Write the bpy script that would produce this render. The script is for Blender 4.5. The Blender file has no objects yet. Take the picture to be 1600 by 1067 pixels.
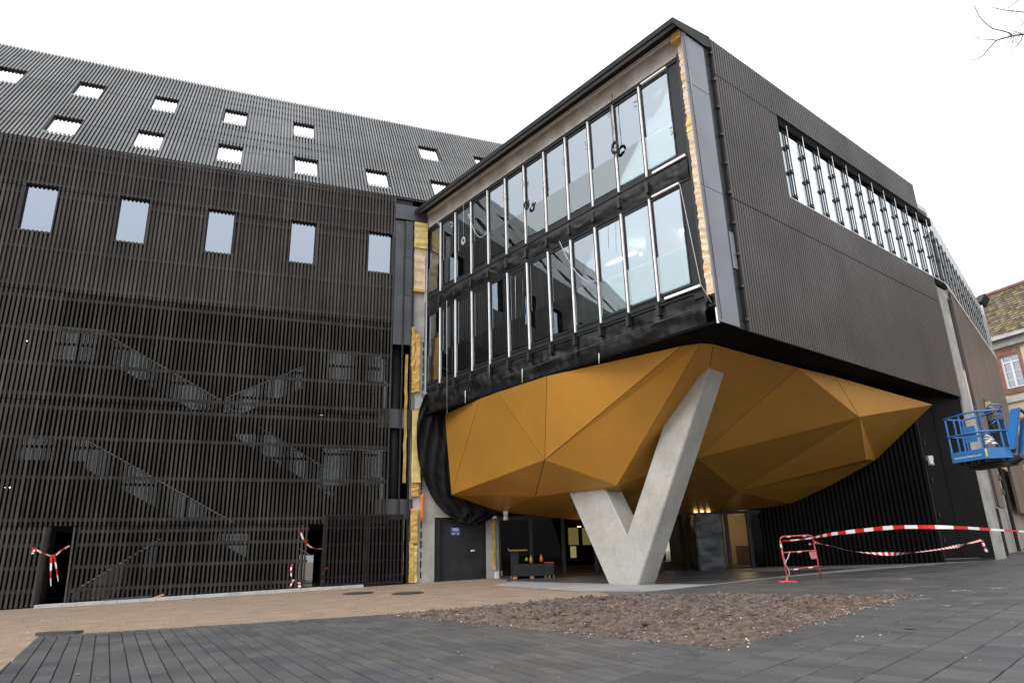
import bpy, math, random
from mathutils import Vector, noise
random.seed(7)
S = bpy.context.scene
COL = S.collection
rnd = random.uniform
PI = math.pi

# ------------------------------------------------------------------ camera, world, sun, exposure
W_, H_ = 1600.0, 1067.0
FPX = 1067.0
CAM = Vector((0, 0, 1.15))
RX = Vector((0.99963223, 0.00809271, -0.02588248))
UX = Vector((0.02711817, -0.29831431, 0.95408237))
FX = Vector((0.0, 0.95443338, 0.29842406))
cam_data = bpy.data.cameras.new('camera')
cam = bpy.data.objects.new('camera', cam_data)
COL.objects.link(cam)
cam_data.sensor_width = 36.0
cam_data.lens = FPX * 36.0 / W_
cam_data.clip_start = 0.05
cam_data.clip_end = 2000
from mathutils import Matrix
cam.matrix_world = Matrix(((RX.x, UX.x, -FX.x, CAM.x), (RX.y, UX.y, -FX.y, CAM.y), (RX.z, UX.z, -FX.z, CAM.z), (0, 0, 0, 1)))
S.camera = cam

world = bpy.data.worlds.new('World')
S.world = world
world.use_nodes = True
wn = world.node_tree; wn.nodes.clear()
def wnode(t): return wn.nodes.new(t)
sky = wnode('ShaderNodeTexSky'); sky.sky_type = 'NISHITA'; sky.sun_disc = False
sky.sun_elevation = math.radians(42); sky.sun_rotation = math.radians(228)
sky.dust_density = 4.0; sky.air_density = 1.0
hs = wnode('ShaderNodeHueSaturation'); hs.inputs['Saturation'].default_value = 0.10
mixw = wnode('ShaderNodeMixRGB'); mixw.inputs[0].default_value = 0.80
mixw.inputs[2].default_value = (9.3, 9.75, 10.2, 1)
wn.links.new(sky.outputs[0], hs.inputs['Color']); wn.links.new(hs.outputs[0], mixw.inputs[1])
wt = wnode('ShaderNodeTexCoord'); wns = wnode('ShaderNodeTexNoise'); wns.inputs['Scale'].default_value = 1.6; wns.inputs['Detail'].default_value = 5
wmr = wnode('ShaderNodeMapRange'); wmr.inputs[3].default_value = 0.88; wmr.inputs[4].default_value = 1.12
wmul = wnode('ShaderNodeVectorMath'); wmul.operation = 'SCALE'
wn.links.new(wt.outputs['Generated'], wns.inputs['Vector']); wn.links.new(wns.outputs[0], wmr.inputs[0])
wn.links.new(mixw.outputs[0], wmul.inputs[0]); wn.links.new(wmr.outputs[0], wmul.inputs['Scale'])
bg = wnode('ShaderNodeBackground'); bg.inputs['Strength'].default_value = 0.1
wout = wnode('ShaderNodeOutputWorld')
wsep = wnode('ShaderNodeSeparateXYZ'); wn.links.new(wt.outputs['Generated'], wsep.inputs[0])
wg = wnode('ShaderNodeMapRange'); wg.inputs[1].default_value = 0.0; wg.inputs[2].default_value = 1.0; wg.inputs[3].default_value = 0.72; wg.inputs[4].default_value = 1.5
wn.links.new(wsep.outputs['Z'], wg.inputs[0])
wm2 = wnode('ShaderNodeVectorMath'); wm2.operation = 'SCALE'; wn.links.new(wmul.outputs[0], wm2.inputs[0]); wn.links.new(wg.outputs[0], wm2.inputs['Scale'])
wn.links.new(wm2.outputs[0], bg.inputs['Color']); wn.links.new(bg.outputs[0], wout.inputs['Surface'])

sd = bpy.data.lights.new('sun', 'SUN'); sd.energy = 1.2; sd.angle = math.radians(24); sd.color = (1.0, 0.97, 0.93)
sun = bpy.data.objects.new('sun', sd); COL.objects.link(sun)
se, sa = math.radians(42), math.radians(228)
sdir = Vector((math.sin(sa) * math.cos(se), math.cos(sa) * math.cos(se), math.sin(se)))
sun.rotation_euler = (-sdir).to_track_quat('-Z', 'Y').to_euler()

S.view_settings.view_transform = 'Standard'
S.view_settings.look = 'None'
S.view_settings.exposure = 0.72
S.view_settings.gamma = 1.0
S.view_settings.use_curve_mapping = False

# ------------------------------------------------------------------ materials
MATS = {}
def nodes(name):
    m = bpy.data.materials.new(name); m.use_nodes = True
    nt = m.node_tree; nt.nodes.clear()
    MATS[name] = m
    return m, nt
def mat(name, col, rough=0.6, metal=0.0, var=0.25, scale=3.0, bump=0.0, bscale=40.0, col2=None, rnd_amt=0.0, spec=0.5, fine=0.0, fscale=60.0, emit=None, stretch=None, detail=6):
    m, nt = nodes(name)
    N = nt.nodes.new; Lk = nt.links.new
    out = N('ShaderNodeOutputMaterial'); p = N('ShaderNodeBsdfPrincipled')
    Lk(p.outputs[0], out.inputs[0])
    p.inputs['Roughness'].default_value = rough; p.inputs['Metallic'].default_value = metal
    p.inputs['Specular IOR Level'].default_value = spec
    g = N('ShaderNodeNewGeometry')
    mp = N('ShaderNodeMapping'); Lk(g.outputs['Position'], mp.inputs['Vector'])
    if stretch: mp.inputs['Scale'].default_value = stretch
    n1 = N('ShaderNodeTexNoise'); n1.inputs['Scale'].default_value = scale; n1.inputs['Detail'].default_value = detail
    Lk(mp.outputs[0], n1.inputs['Vector'])
    ramp = N('ShaderNodeMapRange'); ramp.inputs[1].default_value = 0.3; ramp.inputs[2].default_value = 0.7
    Lk(n1.outputs[0], ramp.inputs[0])
    mx = N('ShaderNodeMixRGB')
    c2 = col2 if col2 else tuple(c * (1 - var) for c in col)
    c1 = col if col2 else tuple(min(1, c * (1 + var * 0.6)) for c in col)
    mx.inputs[1].default_value = (*c1, 1); mx.inputs[2].default_value = (*c2, 1)
    Lk(ramp.outputs[0], mx.inputs[0])
    cur = mx.outputs[0]
    if fine:
        n2 = N('ShaderNodeTexNoise'); n2.inputs['Scale'].default_value = fscale; n2.inputs['Detail'].default_value = 3
        Lk(g.outputs['Position'], n2.inputs['Vector'])
        r2 = N('ShaderNodeMapRange'); r2.inputs[1].default_value = .3; r2.inputs[2].default_value = .7; r2.inputs[3].default_value = 1 - fine; r2.inputs[4].default_value = 1 + fine
        Lk(n2.outputs[0], r2.inputs[0])
        v = N('ShaderNodeVectorMath'); v.operation = 'SCALE'; Lk(cur, v.inputs[0]); Lk(r2.outputs[0], v.inputs['Scale']); cur = v.outputs[0]
    if rnd_amt:
        oi = N('ShaderNodeObjectInfo'); ad = N('ShaderNodeMath'); ad.operation = 'ADD'
        Lk(oi.outputs['Random'], ad.inputs[0]); Lk(g.outputs['Random Per Island'], ad.inputs[1])
        fr = N('ShaderNodeMath'); fr.operation = 'FRACT'; Lk(ad.outputs[0], fr.inputs[0])
        r3 = N('ShaderNodeMapRange'); r3.inputs[3].default_value = 1 - rnd_amt; r3.inputs[4].default_value = 1 + rnd_amt
        Lk(fr.outputs[0], r3.inputs[0])
        v = N('ShaderNodeVectorMath'); v.operation = 'SCALE'; Lk(cur, v.inputs[0]); Lk(r3.outputs[0], v.inputs['Scale']); cur = v.outputs[0]
    Lk(cur, p.inputs['Base Color'])
    rr = N('ShaderNodeMapRange'); rr.inputs[3].default_value = max(0.02, rough - 0.08); rr.inputs[4].default_value = min(1, rough + 0.1)
    Lk(n1.outputs[0], rr.inputs[0]); Lk(rr.outputs[0], p.inputs['Roughness'])
    if bump:
        nb = N('ShaderNodeTexNoise'); nb.inputs['Scale'].default_value = bscale; nb.inputs['Detail'].default_value = 5
        Lk(g.outputs['Position'], nb.inputs['Vector'])
        b = N('ShaderNodeBump'); b.inputs['Strength'].default_value = min(1, bump); b.inputs['Distance'].default_value = 0.02
        Lk(nb.outputs[0], b.inputs['Height']); Lk(b.outputs[0], p.inputs['Normal'])
    if emit:
        p.inputs['Emission Color'].default_value = (*emit[:3], 1); p.inputs['Emission Strength'].default_value = emit[3]
    return m
def glass(name, refl=(0.85, 0.9, 0.95), lo=0.35, tint=(0.55, 0.62, 0.62), wav=0.0):
    m, nt = nodes(name); N = nt.nodes.new; Lk = nt.links.new
    out = N('ShaderNodeOutputMaterial'); mixs = N('ShaderNodeMixShader')
    tr = N('ShaderNodeBsdfTransparent'); tr.inputs[0].default_value = (*tint, 1)
    gl = N('ShaderNodeBsdfGlossy'); gl.inputs['Color'].default_value = (*refl, 1); gl.inputs['Roughness'].default_value = 0.015
    fr = N('ShaderNodeLayerWeight'); fr.inputs['Blend'].default_value = 0.25
    mr = N('ShaderNodeMapRange'); mr.inputs[3].default_value = lo; mr.inputs[4].default_value = 1.0
    Lk(fr.outputs['Fresnel'], mr.inputs[0]); Lk(mr.outputs[0], mixs.inputs[0])
    if wav:
        g = N('ShaderNodeNewGeometry'); nb = N('ShaderNodeTexNoise'); nb.inputs['Scale'].default_value = 0.8; Lk(g.outputs['Position'], nb.inputs['Vector'])
        b = N('ShaderNodeBump'); b.inputs['Strength'].default_value = wav; b.inputs['Distance'].default_value = 0.05
        Lk(nb.outputs[0], b.inputs['Height']); Lk(b.outputs[0], gl.inputs['Normal'])
    Lk(tr.outputs[0], mixs.inputs[1]); Lk(gl.outputs[0], mixs.inputs[2]); Lk(mixs.outputs[0], out.inputs[0])
    return m
def emitter(name, col, st):
    m, nt = nodes(name); N = nt.nodes.new
    out = N('ShaderNodeOutputMaterial'); e = N('ShaderNodeEmission'); e.inputs[0].default_value = (*col, 1); e.inputs[1].default_value = st
    nt.links.new(e.outputs[0], out.inputs[0]); return m

M_slat = mat('brown slat', (.054, .046, .042), .55, var=.42, scale=.5, rnd_amt=.3, fine=.15, fscale=9, spec=.28)
M_slatlow = mat('lower brown slat', (.044, .039, .035), .6, var=.45, scale=.45, rnd_amt=.34, fine=.18, fscale=9, spec=.18)  # darker brown than the upper slats, for the lower storeys
M_slat_roof = mat('skylit roof slat', (.105, .102, .100), .38, var=.3, scale=.5, rnd_amt=.16, fine=.12, fscale=9, spec=.5, metal=.2)  # same brown slat, greyed and paled to put stronger sky light into its colour
M_rail = mat('brown rail', (.050, .044, .042), .6, var=.25, scale=.8)
M_slatB = mat('brown corrugated cladding', (.075, .064, .059), .5, var=.18, scale=.5, rnd_amt=.07, spec=.4)
M_gate = mat('dark gate slat', (.020, .018, .017), .6, var=.3, scale=1.2, rnd_amt=.2, spec=.15)
M_back = mat('dark backing sheet', (.018, .017, .017), .6, var=.3, scale=1)
M_void = mat('dark interior', (.005, .005, .005), .8, var=.4, scale=.6, spec=.1)
M_inner = mat('grey interior', (.010, .010, .010), .9, spec=.15, var=.3, scale=.4)
M_dgrey = mat('dark grey sheet metal', (.075, .078, .088), .38, metal=.3, var=.15, scale=1.3)
M_frame = mat('charcoal window frame', (.018, .019, .021), .45, var=.2, spec=.25)
M_grey = mat('smooth grey panel', (.20, .205, .235), .35, metal=.35, var=.1, scale=.8)
M_silver = mat('bright aluminium strip', (.92, .92, .92), .4, metal=.0, var=.1, scale=6)
M_roofedge = mat('black roof edge', (.010, .010, .011), .5, spec=.2)
M_gutter = mat('zinc gutter', (.50, .51, .53), .4, metal=.45, var=.2, scale=1)
M_conc = mat('raw concrete', (.40, .385, .36), .85, var=.28, scale=1.4, fine=.08, fscale=30, bump=.25, bscale=60, detail=10)
M_concb = mat('stained concrete beam', (.52, .50, .47), .85, col2=(.30, .285, .26), scale=1.8, fine=.1, fscale=12, bump=.3, bscale=30)
M_column = mat('smooth cast concrete', (.43, .415, .385), .7, col2=(.33, .32, .295), scale=1.1, fine=.08, fscale=9, bump=.12, bscale=50, detail=9)
M_memb = mat('black membrane', (.008, .008, .009), .5, var=.4, scale=4, spec=.28)
M_tarp = mat('black landscape fabric', (.011, .011, .012), .75, var=.3, scale=5, spec=.15)
M_black = mat('black soffit', (.004, .004, .0045), .8, var=.4, scale=1, spec=.08)
M_gold = mat('golden composite panel', (.56, .275, .045), .42, metal=.45, var=.12, scale=.45, fine=.02, fscale=5, spec=.5)
M_yel = mat('yellow mineral wool', (.66, .43, .13), .95, col2=(.50, .29, .07), scale=5, fine=.2, fscale=40, bump=1, bscale=35)
M_yel2 = mat('pale yellow wool', (.72, .58, .25), .95, col2=(.60, .45, .15), scale=5, fine=.15, fscale=40, bump=.8, bscale=35)
M_pink = mat('pinkish wool facing', (.72, .60, .50), .95, col2=(.62, .43, .22), scale=3, fine=.25, fscale=30, bump=1, bscale=30)
M_paver = mat('anthracite paver', (.060, .062, .067), .5, col2=(.088, .083, .077), scale=.8, rnd_amt=.17, fine=.10, fscale=45, bump=.25, bscale=120, spec=.3)
M_joint = mat('paver joint sand', (.035, .033, .03), .95, var=.5, scale=30, bump=.5)
M_sand = mat('tan compacted sand', (.27, .195, .14), .95, col2=(.20, .142, .10), scale=1.6, stretch=(1, 1, 1), fine=.28, fscale=38, bump=.6, bscale=55)
M_soil = mat('stony planting soil', (.135, .092, .070), .95, col2=(.042, .031, .026), scale=6, fine=.5, fscale=22, bump=1, bscale=25)
M_peb1 = mat('pale stones', (.50, .45, .40), .9, var=.4, scale=3, rnd_amt=.4)
M_peb2 = mat('brown clods', (.10, .07, .055), .95, var=.5, scale=3, rnd_amt=.5)
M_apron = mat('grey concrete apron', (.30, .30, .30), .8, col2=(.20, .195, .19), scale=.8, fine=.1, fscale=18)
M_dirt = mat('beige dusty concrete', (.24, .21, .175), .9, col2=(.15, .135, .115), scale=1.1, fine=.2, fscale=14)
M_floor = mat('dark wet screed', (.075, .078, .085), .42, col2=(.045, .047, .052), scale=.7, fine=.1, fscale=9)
M_kerb = mat('light concrete kerb', (.46, .46, .46), .85, var=.2, scale=3, fine=.1, bump=.2)
M_brown = mat('smooth brown panel', (.105, .082, .078), .45, var=.14, scale=.35, stretch=(1, 1, .15))
M_dpanel = mat('black cladding panel', (.007, .006, .006), .6, var=.3, scale=.8, spec=.12)
M_door = mat('black steel door', (.028, .028, .030), .5, var=.25, scale=2, fine=.1, spec=.2)
M_blue_sign = mat('blue sign enamel', (.010, .07, .33), .4, var=.08)
M_white = mat('white enamel', (.75, .75, .75), .45, var=.06)
M_red = mat('red tape', (.62, .015, .015), .45, var=.1)
M_tapew = mat('white tape', (.78, .76, .76), .45, var=.06)
M_barr = mat('faded red tube', (.60, .085, .10), .45, var=.15, scale=8)
M_lift = mat('blue lift paint', (.022, .17, .50), .42, col2=(.04, .14, .33), scale=2.2, fine=.12, fscale=25)
M_liftd = mat('greasy black steel', (.02, .02, .022), .5, var=.4, scale=6)
M_cable = mat('pale cable', (.5, .5, .5), .5, var=.1)
M_cabled = mat('black cable', (.012, .012, .012), .5, var=.1)
M_wall_old = mat('cream render', (.60, .50, .38), .9, col2=(.50, .41, .31), scale=.9, fine=.05)
M_redstone = mat('red sandstone', (.25, .125, .10), .9, var=.3, scale=3, fine=.1)
M_tile = mat('mossy roof tile', (.15, .125, .10), .9, col2=(.17, .13, .045), scale=1.6, fine=.3, fscale=3, rnd_amt=.45)
M_ironlid = mat('rusty iron cover', (.045, .038, .033), .7, var=.4, scale=8)
M_bark = mat('grey bark', (.07, .062, .06), .9, var=.3, scale=6)
M_ply = mat('plywood board', (.34, .17, .06), .7, var=.2, scale=2)
M_room = mat('pale yellow room wall', (.55, .47, .28), .8, var=.12, scale=.8)
M_orange = mat('orange plastic', (.75, .20, .03), .5, var=.2)
M_wrap = mat('dusty plastic sheet', (.030, .034, .042), .35, var=.4, scale=4, bump=.6, bscale=6)
M_teal = mat('pale office wall', (.44, .475, .465), .8, var=.12, scale=.5)
M_ceil = mat('grey office ceiling', (.17, .175, .165), .8, var=.3, scale=.7)
M_rubber = mat('grey rubber', (.10, .10, .10), .7)
G_win = glass('mirror window glass', (.50, .545, .63), .62, (.2, .22, .24))
G_roof = glass('skylight glass', (.95, .97, 1.0), .85, (.2, .22, .24))
G_front = glass('office glass', (.80, .86, .92), .40, (.80, .87, .85), wav=.04)
G_side = glass('corridor glass', (.9, .94, .96), .62, (.5, .56, .56))
G_bal = glass('balustrade glass', (.85, .92, .92), .26, (.84, .88, .88))
G_dark = glass('entrance glass', (.10, .10, .10), .02, (.75, .75, .72))
G_old = glass('old window glass', (.8, .85, .9), .45, (.2, .22, .24))
E_warm = emitter('warm lamp', (1.0, .62, .32), 3.5)
E_white = emitter('white lamp', (1.0, .93, .8), 9)

# ------------------------------------------------------------------ mesh helpers
class MB:
    def __init__(s): s.v = []; s.f = []; s.m = []
    def poly(s, pts, mi=0):
        b = len(s.v); s.v += [Vector(p) for p in pts]; s.f.append(list(range(b, b + len(pts)))); s.m.append(mi)
    def hexa(s, p, mi=0):   # 8 points: bottom loop 0-3, top loop 4-7
        b = len(s.v); s.v += [Vector(q) for q in p]
        for f in ((3, 2, 1, 0), (4, 5, 6, 7), (0, 1, 5, 4), (1, 2, 6, 5), (2, 3, 7, 6), (3, 0, 4, 7)):
            s.f.append([b + i for i in f]); s.m.append(mi)
    def tube(s, pts, r, n=6, mi=0, cap=True):
        pts = [Vector(p) for p in pts]; rings = []
        rr = r if isinstance(r, (list, tuple)) else [r] * len(pts)
        for i, p in enumerate(pts):
            d = (pts[min(i + 1, len(pts) - 1)] - pts[max(i - 1, 0)]).normalized()
            a = d.cross(Vector((0, 0, 1)))
            if a.length < 1e-3: a = d.cross(Vector((1, 0, 0)))
            a.normalize(); c = d.cross(a)
            b = len(s.v)
            for k in range(n):
                t = 2 * PI * k / n
                s.v.append(p + (a * math.cos(t) + c * math.sin(t)) * rr[i])
            rings.append(b)
        for i in range(len(pts) - 1):
            for k in range(n):
                s.f.append([rings[i] + k, rings[i] + (k + 1) % n, rings[i + 1] + (k + 1) % n, rings[i + 1] + k]); s.m.append(mi)
        if cap:
            s.f.append([rings[0] + k for k in range(n)][::-1]); s.m.append(mi)
            s.f.append([rings[-1] + k for k in range(n)]); s.m.append(mi)
    def disc(s, c, ax, r, th, n=20, mi=0):
        ax = Vector(ax).normalized(); c = Vector(c)
        s.tube([c, c + ax * th], r, n, mi)
    def grid(s, fn, nu, nv, mi=0):
        b = len(s.v)
        for j in range(nv + 1):
            for i in range(nu + 1): s.v.append(Vector(fn(i / nu, j / nv)))
        for j in range(nv):
            for i in range(nu):
                a = b + j * (nu + 1) + i
                s.f.append([a, a + 1, a + nu + 2, a + nu + 1]); s.m.append(mi)
    def mesh(s, name, mats, smooth=False, origin=None):
        o = origin
        if o is None:
            o = sum(s.v, Vector()) / max(1, len(s.v))
        me = bpy.data.meshes.new(name)
        me.from_pydata([v - o for v in s.v], [], s.f)
        if not isinstance(mats, (list, tuple)): mats = [mats]
        for m in mats: me.materials.append(m)
        if len(mats) > 1: me.polygons.foreach_set('material_index', s.m)
        if smooth: me.polygons.foreach_set('use_smooth', [True] * len(s.f))
        me.update()
        return me, o
WLOC = {}
def link(name, data, loc, parent=None):
    o = bpy.data.objects.new(name, data); COL.objects.link(o)
    WLOC[o.name] = Vector(loc)
    if parent: o.parent = parent; o.location = Vector(loc) - WLOC[parent.name]
    else: o.location = loc
    return o
def build(mb, name, mats, parent=None, smooth=False, kind=None, label=None, cat=None, group=None):
    me, o = mb.mesh(name, mats, smooth)
    ob = link(name, me, o, parent)
    return tag(ob, label, cat, group, kind)
def tag(o, label=None, cat=None, group=None, kind=None):
    if label: o['label'] = label
    if cat: o['category'] = cat
    if group: o['group'] = group
    if kind: o['kind'] = kind
    return o
def thing(name, loc, label, cat, group=None):
    return tag(link(name, None, loc), label, cat, group)

def ray(x, y): return FX + RX * ((x - 800) / FPX) - UX * ((y - 533.5) / FPX)
def at_z(x, y, z):
    d = ray(x, y); return CAM + d * ((z - CAM.z) / d.z)
def at_depth(x, y, dep):
    d = ray(x, y); return CAM + d * (dep / math.hypot(d.x, d.y))
def at_plane(x, y, p0, n):
    d = ray(x, y); return CAM + d * ((Vector(p0) - CAM).dot(n) / d.dot(n))
GA, GB, GC = .01447, .0232, -.366
def gz(x, y): return max(-.9, min(1.0, GA * x + GB * y + GC))
def at_ground(x, y, up=0.0):
    d = ray(x, y); t = (GC + up - CAM.z) / (d.z - GA * d.x - GB * d.y); return CAM + d * t
class Fr:
    """building frame: s along the wall, t up, d outwards"""
    def __init__(s, o, u, v, n): s.o, s.u, s.v, s.n = Vector(o), Vector(u), Vector(v), Vector(n)
    def p(s, a, t, d=0.0): return s.o + s.u * a + s.v * t + s.n * d
    def px(s, x, y, d=0.0):
        q = at_plane(x, y, s.o + s.n * d, s.n) - s.o; return q.dot(s.u), q.dot(s.v)
    def w(s, x, y, d=0.0): return at_plane(x, y, s.o + s.n * d, s.n)
    def box(s, mb, s0, s1, t0, t1, d0, d1, mi=0):
        mb.hexa([s.p(s0, t0, d0), s.p(s1, t0, d0), s.p(s1, t0, d1), s.p(s0, t0, d1), s.p(s0, t1, d0), s.p(s1, t1, d0), s.p(s1, t1, d1), s.p(s0, t1, d1)], mi)
    def prism(s, mb, pts, d0, d1, mi=0):
        n = len(pts); A = [s.p(a, t, d1) for a, t in pts]; B = [s.p(a, t, d0) for a, t in pts]
        mb.poly(A, mi); mb.poly(B[::-1], mi)
        for i in range(n): mb.poly([A[i], B[i], B[(i + 1) % n], A[(i + 1) % n]], mi)
Z = Vector((0, 0, 1))
def az(deg): a = math.radians(deg); return Vector((math.sin(a), math.cos(a), 0))
uL = az(68.34562902); nL = Vector((uL.y, -uL.x, 0))
uB = az(50.73962918); uA = az(-39.26037082)
Pc = Vector((-3.70028782, 27.75442073, 0)); Kc = Vector((5.38027866, 16.64446738, 0))
LF = Fr(Pc, uL, Z, nL)
AF = Fr(Kc, uA, Z, -uB)
BF = Fr(Kc, uB, Z, -uA)
el = math.radians(54)
rd = -nL * math.cos(el) + Z * math.sin(el)
RF = Fr(Pc + Z * 16.65, uL, rd, uL.cross(rd))
Q2 = BF.p(17.35, 0, 0)
u2 = az(40.07); CF = Fr(Q2, u2, Z, Vector((u2.y, -u2.x, 0)))

def obox(name, fr, a, parent, m, **k):
    mb = MB(); fr.box(mb, *a); return build(mb, name, m, parent, **k)

# ------------------------------------------------------------------ ground
def clip(poly, a, b):      # keep left of a->b (2D)
    out = []
    def side(p): return (b[0] - a[0]) * (p[1] - a[1]) - (b[1] - a[1]) * (p[0] - a[0])
    for i in range(len(poly)):
        p, q = poly[i], poly[(i + 1) % len(poly)]; sp, sq = side(p), side(q)
        if sp >= 0: out.append(p)
        if (sp > 0 > sq) or (sp < 0 < sq):
            t = sp / (sp - sq); out.append((p[0] + (q[0] - p[0]) * t, p[1] + (q[1] - p[1]) * t))
    return out
def area(poly): return .5 * sum(poly[i][0] * poly[(i + 1) % len(poly)][1] - poly[(i + 1) % len(poly)][0] * poly[i][1] for i in range(len(poly)))
def ccw(poly): return poly if area(poly) > 0 else poly[::-1]
def sheet(name, poly, m, up, **k):
    mb = MB(); mb.poly([(x, y, GA * x + GB * y + GC + up) for x, y in ccw(poly)])
    return build(mb, name, m, kind='structure', **k)
mb = MB()
xs = [-900, -300, -100, -50, -30, -20, -10, 0, 10, 20, 30, 50, 100, 300, 900]
ys = [-900, -300, -100, -50, -20, 0, 10, 20, 30, 40, 60, 100, 300, 900]
for j in range(len(ys) - 1):
    for i in range(len(xs) - 1):
        c = [(xs[i], ys[j]), (xs[i + 1], ys[j]), (xs[i + 1], ys[j + 1]), (xs[i], ys[j + 1])]
        mb.poly([(x, y, gz(x, y)) for x, y in c])
build(mb, 'ground', M_sand, kind='structure', label='tan compacted sand ground in front of the slatted building')

A0 = Vector((-9.54, 14.59)); A1 = Vector((-2.95, 15.96)); A2 = Vector((2.66, 9.64))
sp = Vector((math.sin(math.radians(44.7)), math.cos(math.radians(44.7))))
A3 = A2 - sp * 8.8; A4 = A0 + Vector((math.sin(math.radians(151.5)), math.cos(math.radians(151.5)))) * 11.9
BR = Vector((8.21, 15.28)); BL2 = Vector((2.39, 18.27))
T1 = Vector((2.49, 18.41)); T2 = Vector((7.8, 22.08)); T3 = Vector((15.75, 25.73)); T4 = T3 + (T3 - T2) * 2.2
def isect(p, q, a, b):
    d1 = q - p; d2 = b - a; den = d1.x * d2.y - d1.y * d2.x
    t = ((a.x - p.x) * d2.y - (a.y - p.y) * d2.x) / den; return p + d1 * t
A4 = isect(A0, A4, A2, A3); A3 = A2 - sp * 13
left_poly = [tuple(A0), tuple(A1), tuple(A2), tuple(A4)]
Lext = A2 + sp * 40
# the piece behind the bed: left of the split line
def isect(p, q, a, b):
    d1 = q - p; d2 = b - a; den = d1.x * d2.y - d1.y * d2.x
    t = ((a.x - p.x) * d2.y - (a.y - p.y) * d2.x) / den; return p + d1 * t
XI = isect(BR, BR + sp, T2, T3)
R2 = [tuple(BL2), tuple(BR), tuple(XI), tuple(T2), tuple(T1)]
R1 = [tuple(A3), (A3.x + 30, A3.y - 4), (36, 10), tuple(T4), tuple(XI)]
sheet('joint_bed', left_poly, M_joint, .004, label='dark joint sand under the left paving')
sheet('joint_bed', R1, M_joint, .004, label='dark joint sand under the right paving')
sheet('joint_bed', R2, M_joint, .004, label='dark joint sand under the paving behind the planting bed')
def pave(poly, ang, bl, bw, org, nm_label, stag):
    poly = ccw(poly); e1 = Vector((math.sin(math.radians(ang)), math.cos(math.radians(ang)))); e2 = Vector((e1.y, -e1.x))
    us = [(Vector(p) - org).dot(e1) for p in poly]; vs = [(Vector(p) - org).dot(e2) for p in poly]
    out = []
    i0, i1 = int(min(us) / bl) - 2, int(max(us) / bl) + 2; j0, j1 = int(min(vs) / bw) - 2, int(max(vs) / bw) + 2
    for j in range(j0, j1):
        random.seed(j * 31 + int(ang)); off = rnd(-.5, .5) * bl * stag; jw = .014
        for i in range(i0, i1):
            g = .008 + rnd(0, .003)
            u0, u1 = i * bl + off + g, (i + 1) * bl + off - g; v0, v1 = j * bw + jw * (.5 + rnd(0, .4)), (j + 1) * bw - jw * .5
            q = [org + e1 * u0 + e2 * v0, org + e1 * u1 + e2 * v0, org + e1 * u1 + e2 * v1, org + e1 * u0 + e2 * v1]
            q = ccw([tuple(p) for p in q])
            for k in range(len(poly)):
                q = clip(q, poly[k], poly[(k + 1) % len(poly)])
                if len(q) < 3: break
            if len(q) >= 3 and abs(area(q)) > .002:
                c = sum((Vector(p) for p in q), Vector((0, 0))) / len(q)
                out.append((c.length, q, c))
    return out
def paver_mesh(mb, q, h):
    tx, ty = rnd(-.004, .004), rnd(-.004, .004); c = sum((Vector(p) for p in q), Vector((0, 0))) / len(q)
    top = []; bot = []
    for x, y in q:
        z = GA * x + GB * y + GC
        dx, dy = c.x - x, c.y - y; l = math.hypot(dx, dy) or 1
        top.append((x + dx / l * .004, y + dy / l * .004, z + h + tx * (x - c.x) + ty * (y - c.y))); bot.append((x, y, z + h - .006 + tx * (x - c.x) + ty * (y - c.y)))
    base = [(x, y, GA * x + GB * y + GC + .005) for x, y in q]
    n = len(q); b = len(mb.v)
    mb.v += [Vector(p) for p in top + bot + base]
    mb.f.append(list(range(b, b + n))); mb.m.append(0)
    for r in (0, n):
        for i in range(n):
            k = (i + 1) % n
            mb.f.append([b + r + n + i, b + r + n + k, b + r + k, b + r + i]); mb.m.append(0)
def paving(name, label, lst, nmax):
    loc = Vector((lst[0][2].x, lst[0][2].y, gz(*lst[0][2])))
    root = tag(link(name, None, loc), label, kind='structure')
    lst.sort(key=lambda t: t[0] if t[2].y > 4 and abs(t[2].x) < t[2].y * .8 else 99 + t[0])
    for d, q, c in lst[:nmax]:
        mb = MB(); paver_mesh(mb, q, .030 + rnd(-.002, .002)); build(mb, 'paver', M_paver, root)
    mb = MB()
    for d, q, c in lst[nmax:]: paver_mesh(mb, q, .030 + rnd(-.002, .002))
    if mb.v: build(mb, 'paver_rows', M_paver, root, kind='stuff')
lp = pave(left_poly, 150, .50, .215, Vector((-8.11, 14.52)), '', .25)
rp = pave(R1, 44.7, .25, .50, A2, '', 0.9) + pave(R2, 44.7, .25, .50, A2, '', .9)
paving('left_paving', 'dark grey paving of long narrow slabs running towards the camera', lp, 290)
paving('right_paving', 'dark grey paving laid diagonally around the planting bed', rp, 290)

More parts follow.
